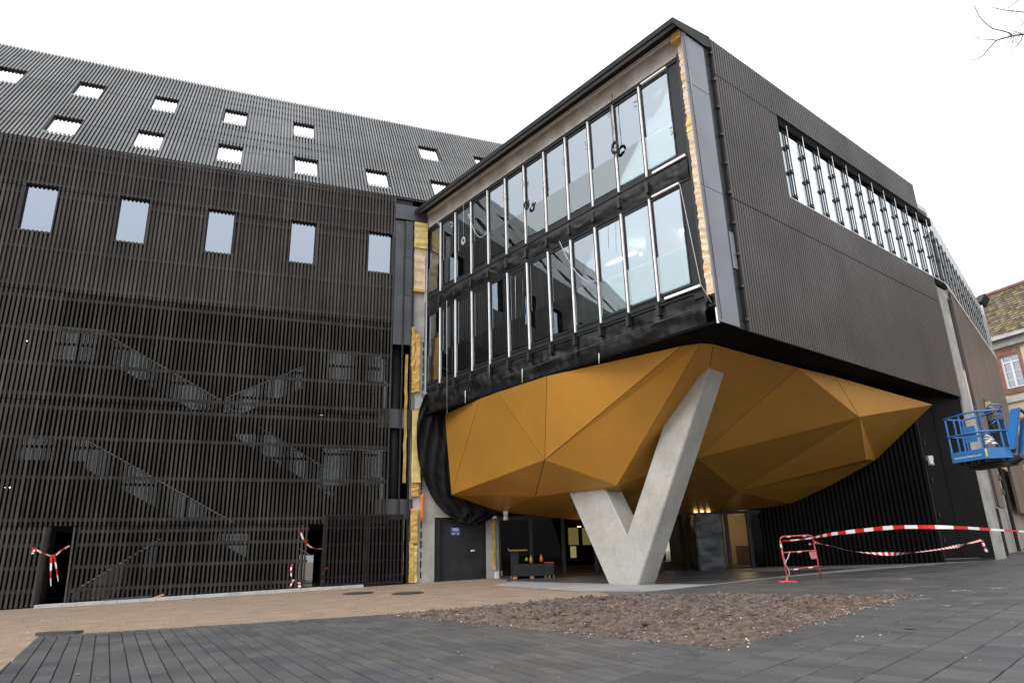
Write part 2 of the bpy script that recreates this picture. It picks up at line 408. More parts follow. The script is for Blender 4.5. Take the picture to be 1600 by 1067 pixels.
# planting bed
bed = [A1 + Vector((.05, 0)), A2, BR, BL2]
def bedp(u, v):
    p = bed[0].lerp(bed[1], u).lerp(bed[3].lerp(bed[2], u), v)
    e = min(u, 1 - u, v, 1 - v); k = min(1, e * 7)
    h = .02 + k * (.07 + .09 * noise.noise(Vector((p.x * .7, p.y * .7, 0))) + .075 * noise.noise(Vector((p.x * 4, p.y * 4, 3))) + .03 * noise.noise(Vector((p.x * 13, p.y * 13, 7))))
    return Vector((p.x, p.y, GA * p.x + GB * p.y + GC + h))
mb = MB(); mb.grid(bedp, 190, 150)
build(mb, 'soil', M_soil, smooth=False, kind='structure', label='bare brown stony soil of the diamond shaped planting bed')
def rock(mb, c, r, mi=0, flat=.6):
    b = len(mb.v); vs = [(1, 0, 0), (-1, 0, 0), (0, 1, 0), (0, -1, 0), (0, 0, 1), (0, 0, -1)]
    a = rnd(0, PI)
    for x, y, z in vs:
        k = r * rnd(.6, 1.3); mb.v.append(Vector((c[0] + (x * math.cos(a) - y * math.sin(a)) * k, c[1] + (x * math.sin(a) + y * math.cos(a)) * k, c[2] + z * k * flat)))
    for f in ((0, 2, 4), (2, 1, 4), (1, 3, 4), (3, 0, 4), (2, 0, 5), (1, 2, 5), (3, 1, 5), (0, 3, 5)):
        mb.f.append([b + i for i in f]); mb.m.append(mi)
random.seed(5)
m1, m2 = MB(), MB()
for i in range(5200):
    u, v = random.random(), random.random(); p = bedp(u, v)
    rock(m2, p, rnd(.010, .045) * (2.6 if random.random() < .05 else 1))
for i in range(900):
    u, v = random.random(), random.random(); p = bedp(u, v); rock(m1, p + Z * .006, rnd(.004, .017) * (1.6 if random.random() < .03 else 1))
for i in range(900):
    e = random.choice((0, 1, 2, 3)); p = bed[e].lerp(bed[(e + 1) % 4], random.random()); x, y = p.x + random.gauss(0, .09), p.y + random.gauss(0, .09)
    rock(m2 if random.random() < .8 else m1, (x, y, GA * x + GB * y + GC + .036), rnd(.006, .024))
build(m2, 'soil_clods', M_peb2, kind='stuff', label='dark clods scattered over the bed soil')
build(m1, 'bed_pebbles', M_peb1, kind='stuff', label='pale pebbles scattered over the bed soil')
# loose grit on paving and sand
m1, m2 = MB(), MB()
for i in range(2600):
    x, y = rnd(-24, 7), rnd(14.3, 27)
    rock(m1 if random.random() < .4 else m2, (x, y, gz(x, y) + .004), rnd(.005, .016))
for i in range(700):
    x, y = rnd(-7, 14), rnd(6, 22)
    rock(m1, (x, y, gz(x, y) + .034), rnd(.004, .011))
for (x, y, n) in ((1130, 1000, 0), (1345, 997, 3), (1370, 997, 2), (150, 1010, 0)):
    c = at_ground(x, y)
    for k in range(n):
        px_, py_ = c.x + random.gauss(0, .22), c.y + random.gauss(0, .22); rock(m1, (px_, py_, gz(px_, py_) + .034), rnd(.006, .02))
build(m1, 'gravel', M_peb1, kind='stuff', label='pale grit scattered on the sand and paving')
build(m2, 'dark_gravel', M_peb2, kind='stuff', label='dark grit scattered on the sand')
# aprons
g2 = lambda x, y: tuple(at_ground(x, y).xy)
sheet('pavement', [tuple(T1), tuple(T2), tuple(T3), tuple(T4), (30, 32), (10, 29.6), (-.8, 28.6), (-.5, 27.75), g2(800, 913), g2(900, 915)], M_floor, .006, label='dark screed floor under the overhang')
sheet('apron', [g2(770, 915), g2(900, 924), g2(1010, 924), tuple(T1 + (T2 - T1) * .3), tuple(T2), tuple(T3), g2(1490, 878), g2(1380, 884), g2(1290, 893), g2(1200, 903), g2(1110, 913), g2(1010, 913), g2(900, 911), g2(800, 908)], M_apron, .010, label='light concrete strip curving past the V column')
sheet('path', [g2(1150, 893), g2(1200, 886.5), g2(1450, 881), g2(1475, 879.5), g2(1600, 873), g2(1640, 872), g2(1640, 877), g2(1490, 880.5), g2(1380, 885), g2(1290, 890), g2(1200, 893)], M_dirt, .014, label='dusty beige strip along the dark wall')
for (x, y, w) in ((1385, 941, 1), (1440, 938, .8), (1500, 925, 1.0), (1560, 921, .9), (1420, 906, 1.1), (1365, 908, .7), (1390, 925, .8), (1350, 951, .7), (1480, 949, .5), (1530, 945, .5)):
    c = at_ground(x, y); mb = MB(); n = 14; q = []
    for k in range(n):
        t = 2 * PI * k / n; r = w * rnd(.07, .24); q.append((c.x + r * math.cos(t) * 1.5, c.y + r * math.sin(t) * .8))
    mb.poly([(a, b, GA * a + GB * b + GC + .0345) for a, b in q])
    build(mb, 'dust_patch', M_dirt, kind='structure')
# kerb along the slatted building
kb = tag(link('kerb', None, LF.p(-12.4, 0, .1)), 'pale concrete kerb along the foot of the slatted wall', kind='structure')
s = -12.55
while s < -2.3:
    l = 1.15; z0 = gz(*LF.p(s, 0).xy)
    mb = MB(); zz = lambda a, d: gz(*LF.p(a, 0, d).xy)
    s1 = min(s + l - .012, -2.28); h = .09
    pts = [(s, -.1), (s1, -.1), (s1, .30), (s, .30)]
    mb.hexa([LF.p(a, zz(a, d) - .05, d) for a, d in pts] + [LF.p(a, zz(a, d) + h, d) for a, d in pts])
    build(mb, 'kerb_stone', M_kerb, kb); s += l

# ------------------------------------------------------------------ slatted building (left)
LB = thing('slatted_building', LF.p(-9, 0, -4), 'long dark building wrapped in brown vertical slats with a steep slatted roof', 'building')
pitch = .1405; sw = .078
WCOL = [-21.4, -18.25, -15.13, -12.08, -8.97, -5.78, -2.56]
ww = 1.04
SE = -1.40; S0 = -30.0
nsl = int((SE - S0) / pitch)
def cut(t0, t1, holes):
    segs = [(t0, t1)]
    for a, b in holes:
        new = []
        for c, d in segs:
            if b <= c or a >= d: new.append((c, d)); continue
            if a > c: new.append((c, a))
            if b < d: new.append((b, d))
        segs = new
    return segs
op1 = sorted((LF.px(72, 900)[0], LF.px(108, 900)[0])); op2 = sorted((LF.px(480, 880)[0], LF.px(503, 880)[0]))
gate_s0 = LF.px(502, 880)[0]
rows = [(0, 2.44), (2.46, 6.64), (6.66, 10.59), (10.61, 14.59), (14.61, 16.62)]
slat_mesh = {}
def slat_part(s, t0, t1, d=0, m=M_slat, nm='slat', dep=.065, w=sw, par=LB):
    key = (round(t1 - t0, 3), m.name, w)
    if key not in slat_mesh:
        mb = MB(); f = Fr((0, 0, 0), uL, Z, nL); f.box(mb, -w / 2, w / 2, -(t1 - t0) / 2, (t1 - t0) / 2, -dep, 0)
        slat_mesh[key] = mb.mesh(nm, m, origin=Vector())[0]
    return link(nm, slat_mesh[key], LF.p(s, (t0 + t1) / 2, d), par)
cnt = 0
mb = MB()
for i in range(nsl):
    s = SE - sw / 2 - i * pitch
    jt = rnd(-.002, .002)
    for r, (t0, t1) in enumerate(rows):
        holes = []
        if r == 0:
            t0 = gz(*LF.p(s, 0).xy) + (.12 if s > -12.6 else .03)
            if op1[0] - .08 < s < op1[1] + .02 or s > op2[0]: continue
        for wc in WCOL:
            if abs(s - (wc + ww / 2)) < ww / 2 + .03: holes.append((12.89, 14.73))
        for a, b in cut(t0, t1, holes):
            if r in (1, 2) and cnt < 225 and s > -17.5 or (r == 0 and s > -12.6 and cnt < 300):
                slat_part(s, t0, t1, jt, m=M_slatlow, w=.068); cnt += 1
            else: LF.box(mb, s - sw / 2, s + sw / 2, a, b, -.065, jt)
build(mb, 'slat_rows', M_slat, LB, kind='stuff')
for t in (.45, 1.15, 1.85, 2.28, 2.66, 4.05, 5.38, 6.42, 6.88, 7.95, 9.2, 10.38, 10.84, 12.25, 14.38, 14.84, 15.7, 16.45):
    spans = [(S0, SE)]
    if t < 2.45: spans = [(S0, op1[0] - .08), (op1[1] + .05, op2[0])]
    if 12.8 < t < 14.8:
        spans = []; a = S0
        for wc in WCOL: spans.append((a, wc - .03)); a = wc + ww + .03
        spans.append((a, SE))
    for a, b in spans: obox('rail', LF, (a, b, t - .055, t + .055, -.11, -.067), LB, M_rail)
# backing behind the top storeys
mb = MB()
a = S0
for wc in WCOL + [99]:
    b = wc if wc < 90 else -.62
    LF.box(mb, a, b, 10.75, 16.55, -.26, -.16)
    if wc < 90:
        LF.box(mb, wc, wc + ww, 10.75, 12.84, -.26, -.16); LF.box(mb, wc, wc + ww, 14.80, 16.55, -.26, -.16)
    a = wc + ww
build(mb, 'wall_panel', M_back, LB)
def window(fr, s0, s1, t0, t1, dep, gm, par, bar=.05, nm='window'):
    mb = MB()
    fr.box(mb, s0 - .04, s0, t0 - .04, t1 + .04, dep - .02, -.005); fr.box(mb, s1, s1 + .04, t0 - .04, t1 + .04, dep - .02, -.005)
    fr.box(mb, s0, s1, t1, t1 + .04, dep - .02, -.005); fr.box(mb, s0, s1, t0 - .04, t0, dep - .02, -.005)
    w = build(mb, nm, M_back, par)
    mb = MB()
    fr.box(mb, s0, s0 + bar, t0, t1, dep, dep + .05); fr.box(mb, s1 - bar, s1, t0, t1, dep, dep + .05)
    fr.box(mb, s0 + bar, s1 - bar, t0, t0 + bar, dep, dep + .05); fr.box(mb, s0 + bar, s1 - bar, t1 - bar, t1, dep, dep + .05)
    build(mb, 'frame', M_frame, w)
    mb = MB(); fr.box(mb, s0 + bar, s1 - bar, t0 + bar, t1 - bar, dep + .012, dep + .024); build(mb, 'pane', gm, w)
    mb = MB(); fr.box(mb, s0, s1, t0, t1, dep - .3, dep - .25); build(mb, 'dark_backing', M_void, w)  # near-black sheet stands in for the unlit room behind the pane
    return w
for wc in WCOL: window(LF, wc, wc + ww, 12.86, 14.78, -.21, G_win, LB)
# roof
mb = MB(); RT = 9.75
SR = 14.0
wins = [(c, 4.95, 6.95) for c in (-24.4, -21.3, -18.2, -15.15, -12.1, -9.05, -5.9, .45, 3.55, 6.7)] + [(c, .62, 2.62) for c in (-24.4, -21.3, -18.2, -15.12, -12.1, -8.98, -5.8, -2.62, .5, 3.6)]
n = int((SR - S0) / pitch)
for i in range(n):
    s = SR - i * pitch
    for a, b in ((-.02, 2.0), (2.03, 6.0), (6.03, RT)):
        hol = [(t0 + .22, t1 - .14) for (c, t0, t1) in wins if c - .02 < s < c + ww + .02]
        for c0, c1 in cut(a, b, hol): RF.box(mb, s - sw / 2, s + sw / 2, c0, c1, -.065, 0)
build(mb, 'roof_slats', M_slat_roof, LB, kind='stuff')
for t in (.3, 3.0, 3.9, 4.7, 7.25, 8.0, 8.8, 9.6):
    obox('roof_rail', RF, (S0, SR, t - .05, t + .05, -.11, -.067), LB, M_rail)
mb = MB()
RF.box(mb, S0, SR, -.3, RT, -.72, -.66); RF.box(mb, S0, SR, RT - .25, RT - .02, -.65, -.07)
build(mb, 'roof', M_dgrey, LB)
mb = MB()
ts = [0, .6, 2.64, 4.93, 6.97, RT - .3]
for r in range(5):
    a = S0
    row = sorted(c for c, t0, t1 in wins if (r == 1 and t0 < 1) or (r == 3 and t0 > 4)) + [SR]
    for c in row:
        RF.box(mb, a, c, ts[r], ts[r + 1], -.14, -.115); a = c + ww
build(mb, 'roof_sheet', M_dgrey, LB)
for c, t0, t1 in wins: window(RF, c, c + ww, t0 + .03, t1 - .03, -.145, G_roof, LB, nm='roof_window')
# bulk of the building behind and its floors
mb = MB()
LF.box(mb, S0, SR, 10.4, 10.75, -9, -.2)
LF.box(mb, S0, -1.5, 6.35, 6.65, -9, -.75); LF.box(mb, S0, -1.5, 2.3, 2.55, -9, -.9)
build(mb, 'floor_slab', M_inner, LB)
mb = MB(); LF.box(mb, S0, -.6, -.2, 10.4, -6.3, -6.0); LF.box(mb, -.62, -.5, -.2, 10.4, -6, -.55); LF.box(mb, S0, -1.4, -.3, .02, -6, -.15)
LF.box(mb, S0 - .3, S0, -.3, 16.6, -12, 0)
build(mb, 'inner_wall', M_void, LB)
mb = MB(); LF.box(mb, S0, SR, 10.8, 17, -14, -13.6); RF.box(mb, S0, SR, RT - .1, RT, -10, -.3); build(mb, 'rear_wall', M_back, LB)
# stairs behind the slats
def flight(name, x0, y0, x1, y1, d, hb=.95):
    a, b = LF.px(x0, y0, d), LF.px(x1, y1, d)
    n = max(6, int(abs(a[1] - b[1]) / .17)); mb = MB()
    for k in range(n):
        u0, u1 = k / n, (k + 1) / n
        s0, s1 = a[0] + (b[0] - a[0]) * u0, a[0] + (b[0] - a[0]) * u1; t = a[1] + (b[1] - a[1]) * u0
        LF.box(mb, min(s0, s1), max(s0, s1), t - hb - .22, t - hb, d - 1.5, d - .02)
    st = build(mb, name, M_inner, LB)
    mb = MB()
    N = 5
    for k in range(N):
        u0, u1 = (k + .03) / N, (k + .97) / N
        q = lambda u, o: (a[0] + (b[0] - a[0]) * u, a[1] + (b[1] - a[1]) * u + o)
        pts = [q(u0, -hb), q(u1, -hb), q(u1, -.05), q(u0, -.05)]
        LF.prism(mb, pts, d, d + .015)
    build(mb, 'balustrade', M_balp, st)
    mb = MB(); mb.tube([LF.p(a[0], a[1], d), LF.p(b[0], b[1], d)], .018, 6); build(mb, 'handrail', M_silver, st)
M_balp = glass('stair glass', (.52, .57, .60), .09, (.7, .75, .75))
flight('stair', 165, 522, 345, 625, -1.0)
flight('stair', 352, 622, 475, 572, -2.0)
flight('stair', 350, 632, 530, 745, -2.0)
flight('stair', 140, 690, 390, 830, -1.2)
flight('stair', 112, 925, 250, 842, -1.0)
def bal(x0, y0, x1, y1, d, n):
    a, b = LF.px(x0, y0, d), LF.px(x1, y1, d)
    for k in range(n):
        s0 = a[0] + (b[0] - a[0]) * (k + .03) / n; s1 = a[0] + (b[0] - a[0]) * (k + .97) / n
        obox('balustrade_panel', LF, (s0, s1, b[1], a[1], d, d + .015), LB, M_balp)
    mb = MB(); mb.tube([LF.p(a[0], a[1] + .03, d), LF.p(b[0], a[1] + .03, d)], .02, 6); build(mb, 'handrail', M_silver, LB)
bal(40, 508, 162, 566, -1.0, 3); bal(512, 550, 612, 598, -1.2, 3); bal(505, 702, 606, 762, -1.2, 3); bal(-60, 680, 135, 720, -1.2, 4)
for (x, y) in ((10, 761), (17, 761), (41, 532), (502, 648)):
    mb = MB(); mb.disc(LF.w(x, y, -2.5), -Z, .045, .02, 10); build(mb, 'ceiling_lamp', E_white, LB)
# end trim: flashing, pipes, black column
mb = MB(); LF.box(mb, SE + .02, -.98, 9.7, 15.45, -.04, .0); build(mb, 'flashing', M_dgrey, LB)
for t0, t1 in ((9.7, 11.9), (11.92, 13.7), (13.72, 15.45)):
    obox('flashing', LF, (-.955, -.56, t0, t1, .02, .05), LB, M_dgrey)
obox('flashing', LF, (-1.42, -.02, 15.5, 16.2, .0, .10), LB, M_dgrey)
for t in (6.2, 2.6): obox('beam', LF, (-1.9, -.42, t, t + .78, -.28, -.13), LB, M_dgrey)
mb = MB(); mb.tube([LF.p(-1.12, -.1, -.55), LF.p(-1.12, 9.7, -.55)], .2, 20); build(mb, 'column', M_frame, LB, smooth=True)
for s_ in (-.98, -.62):
    mb = MB(); mb.tube([LF.p(s_, .1, .05), LF.p(s_, 15.4, .05)], .035, 8)
    for k in range(30): mb.tube([LF.p(s_, .6 + k * .5, .05), LF.p(s_, .66 + k * .5, .05)], .045, 8)
    build(mb, 'upright_tube', M_frame, LB, smooth=False)
mb = MB()
for k in range(14): 
    for s_ in (-.80, -.66, -1.3): mb.disc(LF.p(s_, 9.9 + k * .42, .05), nL, .018, .015, 6)
build(mb, 'bolt_row', M_back, LB, kind='stuff')
# glass screens seen beside the slats
for t0, t1 in ((7.0, 8.3), (3.1, 4.3)): obox('glass_screen', LF, (-1.95, -.95, t0, t1, -1.0, -.98), LB, M_balp)
# ground level gates
def gate(s0, s1, t0, t1, d, label=None, swing=0):
    g = MB()
    LF.box(g, s0, s0 + .07, t0, t1, d, d + .09); LF.box(g, s1 - .07, s1, t0, t1, d, d + .09)
    LF.box(g, s0 + .07, s1 - .07, t1 - .06, t1, d, d + .09); LF.box(g, s0 + .07, s1 - .07, t0, t0 + .06, d, d + .09)
    o = build(g, 'gate_leaf', M_gate, LB)
    k = s0 + .12
    while k < s1 - .1:
        key = ('gate', round(t1 - t0, 2))
        if key not in slat_mesh:
            mb = MB(); f = Fr((0, 0, 0), uL, Z, nL); f.box(mb, -.035, .035, -(t1 - t0) / 2 + .07, (t1 - t0) / 2 - .07, 0, .05); slat_mesh[key] = mb.mesh('gate_slat', M_gate, origin=Vector())[0]
        link('gate_slat', slat_mesh[key], LF.p(k, (t0 + t1) / 2, d + .04), o); k += pitch
    for t in (.55, 1.1, 1.7, 2.3):
        mb = MB(); LF.box(mb, s0 + .07, s1 - .07, t - .03, t + .03, d - .0, d + .035); build(mb, 'gate_rail', M_gate, o)
gm = LF.px(570, 860)[0]; ge = LF.px(629, 860)[0]
gate(gate_s0, gm - .01, .27, 2.78, .02); gate(gm + .01, ge, .27, 2.78, .02)
# open door leaf at the left opening, seen edge on
mb = MB(); o1 = op1[0] - .1
for k in range(7): LF.box(mb, o1 - .1 + k * .002, o1 + .0, .05, 2.42, -.12 - k * .14, -.05 - k * .14)
LF.box(mb, o1 - .12, o1 - .02, .05, 2.42, -.04, .03)
build(mb, 'door_leaf', M_gate, LB)
mb = MB(); LF.box(mb, op2[1] + .01, op2[1] + .09, .2, 2.42, -1.0, 0); build(mb, 'door_leaf', M_gate, LB)
obox('glass_door', LF, (op2[0] - .3, LF.px(492, 880)[0], .25, 1.35, -.62, -.60), LB, G_bal)
mb = MB(); a, b = LF.w(468, 857, -.3), LF.w(483, 866, -.3); c = LF.w(468, 867, -.3); mb.tube([a, b, c], .012, 6); build(mb, 'bracket', M_silver, LB)
# leaning batten
mb = MB(); a, b = LF.w(101, 941, .1), LF.w(117, 823, .03); mb.tube([a, b], .035, 4)
build(mb, 'batten', M_rail, label='loose brown batten leaning against the slats beside the left doorway', cat='batten')

# ------------------------------------------------------------------ office block
OB = thing('office_block', BF.p(6, 0, -6), 'overhanging office block with a glazed front and brown corrugated side', 'building')
AL = 14.35
# floor slabs, ceilings, inner walls
mb = MB()
AF.box(mb, .25, AL, 7.35, 7.95, -14, -.28); AF.box(mb, .25, AL, 11.4, 11.95, -14, -.28); AF.box(mb, .25, AL, 15.5, 15.95, -14, -.28)
build(mb, 'floor_slab', M_ceil, OB)
mb = MB(); AF.box(mb, .3, AL, 7.95, 11.4, -5.6, -5.5); AF.box(mb, .3, AL, 11.95, 15.5, -5.6, -5.5)
AF.box(mb, AL, AL + .2, 7.5, 15.5, -8, -.28)
for s_ in (3.0, 7.5, 11.0): AF.box(mb, s_, s_ + .12, 7.95, 11.4, -5.5, -1.2); AF.box(mb, s_ + 1, s_ + 1.12, 11.95, 15.5, -5.5, -1.2)
build(mb, 'inner_wall', M_teal, OB)
for k in range(4):
    mb = MB(); AF.box(mb, 2 + k * 3.0, 3.4 + k * 3.0, 11.34, 11.38, -3, -2.9); build(mb, 'ceiling_lamp', E_white, OB)
for s_ in (4.5, 9.5):
    for t in (11.0, 15.1):
        l = bpy.data.lights.new('office_lamp', 'POINT'); l.energy = 38; l.color = (.92, 1, .95); l.shadow_soft_size = .06
        o = bpy.data.objects.new('office_lamp', l); COL.objects.link(o); o.location = AF.p(s_, t, -2.6)
# roof
mb = MB()
AF.box(mb, -.0, AL + .1, 15.955, 15.975, -1.2, .59); AF.box(mb, 1.2, AL + .3, 15.98, 16.15, -14, -1.2)
AF.box(mb, -.02, AL + .0, 15.80, 15.98, .592, .625)
BF.prism(mb, [(-.625, 15.77), (.9, 15.74), (1.22, 15.86), (1.22, 16.25), (-.625, 15.98)], .021, .05)
AF.box(mb, .05, .3, 15.2, 15.95, -2.2, -.9)
build(mb, 'roof', M_roofedge, OB)
mb = MB()
def gut(u, v):
    return AF.p(.0 + u * (AL), 15.93 - .15 * v + .10 * math.sin(PI * v), -.02 + .60 * v)
mb.grid(gut, 1, 12); build(mb, 'gutter', M_gutter, OB, smooth=True)
obox('beam', AF, (.02 + .3, AL, 15.24, 15.90, -.30, -.03), OB, M_concb)
obox('trim', AF, (.02 + .3, AL, 15.905, 15.94, -.2, -.005), OB, M_silver)
# glazed front: two rows of twelve
pA = 1.133; A0s = .80
def front_window(k, t0, t1, row):
    s0 = A0s + k * pA; s1 = s0 + pA
    mb = MB(); fw = .055
    AF.box(mb, s0 + .01, s0 + .01 + fw, t0, t1, -.16, -.08); AF.box(mb, s1 - .01 - fw, s1 - .01, t0, t1, -.16, -.08)
    AF.box(mb, s0 + .01 + fw, s1 - .01 - fw, t0, t0 + .07, -.16, -.08); AF.box(mb, s0 + .01 + fw, s1 - .01 - fw, t1 - .08, t1, -.16, -.08)
    w = build(mb, 'window', M_frame, OB)
    mb = MB(); AF.box(mb, s0 + .065, s1 - .065, t0 + .07, t1 - .08, -.12, -.11); build(mb, 'pane', G_front, w)
    mb = MB(); AF.box(mb, s0 + .05, s1 - .05, t0 + .1, t0 + 1.22, -.078, -.07); build(mb, 'balustrade', G_bal, w)
    # bright fin strip
    mb = MB()
    if k > 0: AF.box(mb, s0 - .022, s0 + .026, t0 - .12, t1 + .02, -.07, -.02); 
    if k == 0:
        AF.box(mb, s0 - .3, s0 + .9, t0 - .15, t0 - .08, -.1, .0); build(mb, 'cover_strip', M_silver, w)
        mb = MB(); AF.box(mb, s0 + .02, s0 + 1.0, t1 + .01, t1 + .06, -.1, -.0)
    build(mb, 'cover_strip', M_silver, w)
    if k > 0: mb = MB(); AF.box(mb, s0 + .036, s0 + .06, t0 - .08, t1, -.10, -.02); build(mb, 'mullion', M_frame, w)
    return w
for k in range(12):
    front_window(k, 12.02, 15.08, 1); front_window(k, 8.02, 11.12, 0)
mb = MB()
for t in (11.97, 7.95):
    AF.box(mb, .45, AL + .02, t - .11, t + .03, -.2, -.06); AF.box(mb, .5, AL, t - .19, t - .13, -.2, -.08)
AF.box(mb, .45, AL + .02, 15.10, 15.2, -.2, -.04); AF.box(mb, .45, AL + .02, 11.14, 11.22, -.2, -.05)
build(mb, 'sill', M_frame, OB)
obox('corner_post', AF, (.42, .79, 7.6, 15.3, -.24, -.08), OB, M_frame)
obox('corner_post', AF, (AL + .01, AL + .12, 7.6, 15.3, -.24, -.05), OB, M_frame)
obox('angle_bar', AF, (.32, .41, 7.4, 15.3, -.30, -.02), OB, M_back)
for k in range(12):     # orange film tabs on some panes
    if k in (7, 9, 11): obox('film_tab', AF, (A0s + k * pA + .2, A0s + k * pA + .42, 12.20, 12.26, -.164, -.160), OB, M_orange)
# wrinkled membranes
def memb(t0, t1, amp, seed, dd=-.04, s0=.45, s1=AL):
    mb = MB()
    def f(u, v):
        s_ = s0 + (s1 - s0) * u; t = t0 + (t1 - t0) * v
        q = Vector((s_ * 1.1 + seed, t * 2.2, seed)); e = math.sin(PI * v)
        w = amp * e * (.8 * noise.noise(q) + .9 * (.5 - abs(noise.noise(q * 2.1))) * .6 + .3 * (.5 - abs(noise.noise(q * 4.9))))
        post = -.03 * max(0, 1 - abs(((s_ - A0s) / pA + .5) % 1 - .5) * 10)
        sag = .05 * e * math.sin((s_ - A0s) / pA * 2 * PI + seed) * (1 if u > .3 else .4)
        return AF.p(s_, t + sag, dd + w + post)
    mb.grid(f, 200, 12); return build(mb, 'membrane', M_memb, OB, smooth=True)
memb(11.2, 11.80, .14, 1.3); memb(6.72, 7.78, .22, 8.1, -.12); 
for k in range(1, 12):
    for t in (11.5, 7.62): 
        mb = MB(); AF.box(mb, A0s + k * pA - .05, A0s + k * pA + .06, t - .16, t + .16, -.08, .06 if t < 8 else .03); build(mb, 'bracket', M_back, OB)
mb = MB(); mb.tube([AF.p(.5, 7.28, .05), AF.p(9, 7.2, .03)], .02, 5); build(mb, 'rusty_pipe', M_ironlid, OB)
# black underside
mb = MB(); BF.box(mb, -.05, 17.2, 6.72, 6.80, -14.2, -.12); build(mb, 'soffit', M_black, OB)
mb = MB(); AF.box(mb, 7.2, 16, 2.75, 6.72, -14, -13.6); build(mb, 'inner_wall', M_black, OB)
obox('inner_wall', LF, (3.3, 7, 2.65, 7.5, -.4, -.2), OB, M_black)
# insulation at the corner
def wool(name, f, s0, s1, t0, t1, d0, d1, m, label, n=14, **k):
    mb = MB(); L = []
    for j in range(n + 1):
        t = t0 + (t1 - t0) * j / n; r = rnd(-.02, .02); r2 = rnd(-.03, .03)
        L.append([f.p(s0 + r, t, d0), f.p(s0 + r2, t, d1 + rnd(-.02, .02)), f.p(s1 + r, t, d1 + rnd(-.02, .02)), f.p(s1 + r2, t, d0)])
    for j in range(n):
        for k2 in range(4): mb.poly([L[j][k2], L[j][(k2 + 1) % 4], L[j + 1][(k2 + 1) % 4], L[j + 1][k2]])
    mb.poly(L[0]); mb.poly(L[-1][::-1])
    return build(mb, name, m, **k, label=label, cat='insulation')
wool('insulation_strip', AF, .06, .29, 12.95, 15.56, -.25, .03, M_pink, 'tall frayed pinkish insulation strip at the top of the glazed corner', 34)
wool('insulation_strip', AF, .06, .29, 7.55, 12.55, -.25, .03, M_pink, 'long ragged pinkish insulation strip down the lower glazed corner', 46)
wool('insulation_tuft', AF, .06, .36, 15.55, 15.86, .0, .22, M_yel, 'yellow wool tuft poking out under the roof corner', 6)
wool('insulation_tuft', AF, .06, .30, 12.5, 13.0, -.2, .04, M_yel2, 'torn yellow wool tuft halfway down the corner strip', 6)
for t in (7.3, 11.0, 12.7): obox('cover_strip', AF, (-.0, .05, 7.1 if t == 7.3 else t, 16.0, -.02, .02), OB, M_silver) if t == 7.3 else None
obox('cover_strip', AF, (.04, .10, 6.72, 7.15, -.02, .03), OB, M_silver)
# grey corner panels on the side
for t0, t1 in ((6.75, 10.68), (10.70, 13.98), (14.0, 15.73)):
    mb = MB(); l0, l1 = -.04 - .16 * (t0 - 6.75) / 9, -.04 - .16 * (t1 - 6.75) / 9
    BF.prism(mb, [(l0, t0), (.86, t0), (.86, t1), (l1, t1)], -.05, .0); build(mb, 'corner_panel', M_grey, OB)
obox('reveal', BF, (.87, 1.24, 6.75, 15.85, -.12, -.06), OB, M_frame)
mb = MB(); mb.tube([BF.p(.02, 6.8, .03), BF.p(-.14, 15.7, .03)], .012, 6); mb.tube([BF.p(.9, 6.9, .0), BF.p(.9, 15.7, .0)], .014, 6); build(mb, 'cable', M_cabled, OB)
obox('vent_grille', BF, (.92, 1.2, 8.5, 9.6, -.055, -.03), OB, M_grey)
mb = MB()
for k in range(10): BF.box(mb, 1.19, 1.25, 7.0 + k * .96, 7.07 + k * .96, -.03, .045)
build(mb, 'clip_row', M_dgrey, OB, kind='stuff')
# corrugated side
pB = .1315; bw = .092; s = 1.27; i = 0
mb = MB()
kk = {}
while s < 15.98:
    top = 16.20
    segs = [(6.70, 10.68)]
    if s < 4.68: segs += [(10.71, 14.88), (14.91, top)]
    else: segs += [(10.71, 11.86), (14.96, top)]
    for (a, b) in segs:
        if a < 7 :
            if 'l' not in kk:
                m_ = MB(); f = Fr((0, 0, 0), uB, Z, -uA); f.prism(m_, [(-bw / 2, -1.99), (bw / 2, -1.99), (bw / 2, 1.99), (-bw / 2, 1.99)], -.06, 0)
                kk['l'] = m_.mesh('slat', M_slatB, origin=Vector())[0]
            link('slat', kk['l'], BF.p(s + bw / 2, (a + b) / 2, .05), OB)
        else: BF.box(mb, s, s + bw, a, b, -.01, .05)
    s += pB; i += 1
build(mb, 'slat_rows', M_slatB, OB, kind='stuff')
mb = MB(); BF.box(mb, 1.24, 16.0, 6.72, 11.84, -.06, -.005); BF.box(mb, 1.24, 4.69, 11.84, 16.15, -.06, -.005); BF.box(mb, 4.69, 16.0, 14.98, 16.15, -.06, -.005)
build(mb, 'wall_panel', M_back, OB)
obox('cover_strip', BF, (4.69, 17.3, 11.845, 11.87, -.3, .052), OB, M_silver)
obox('lintel', BF, (4.69, 17.3, 14.62, 14.96, -.62, .005), OB, M_black)
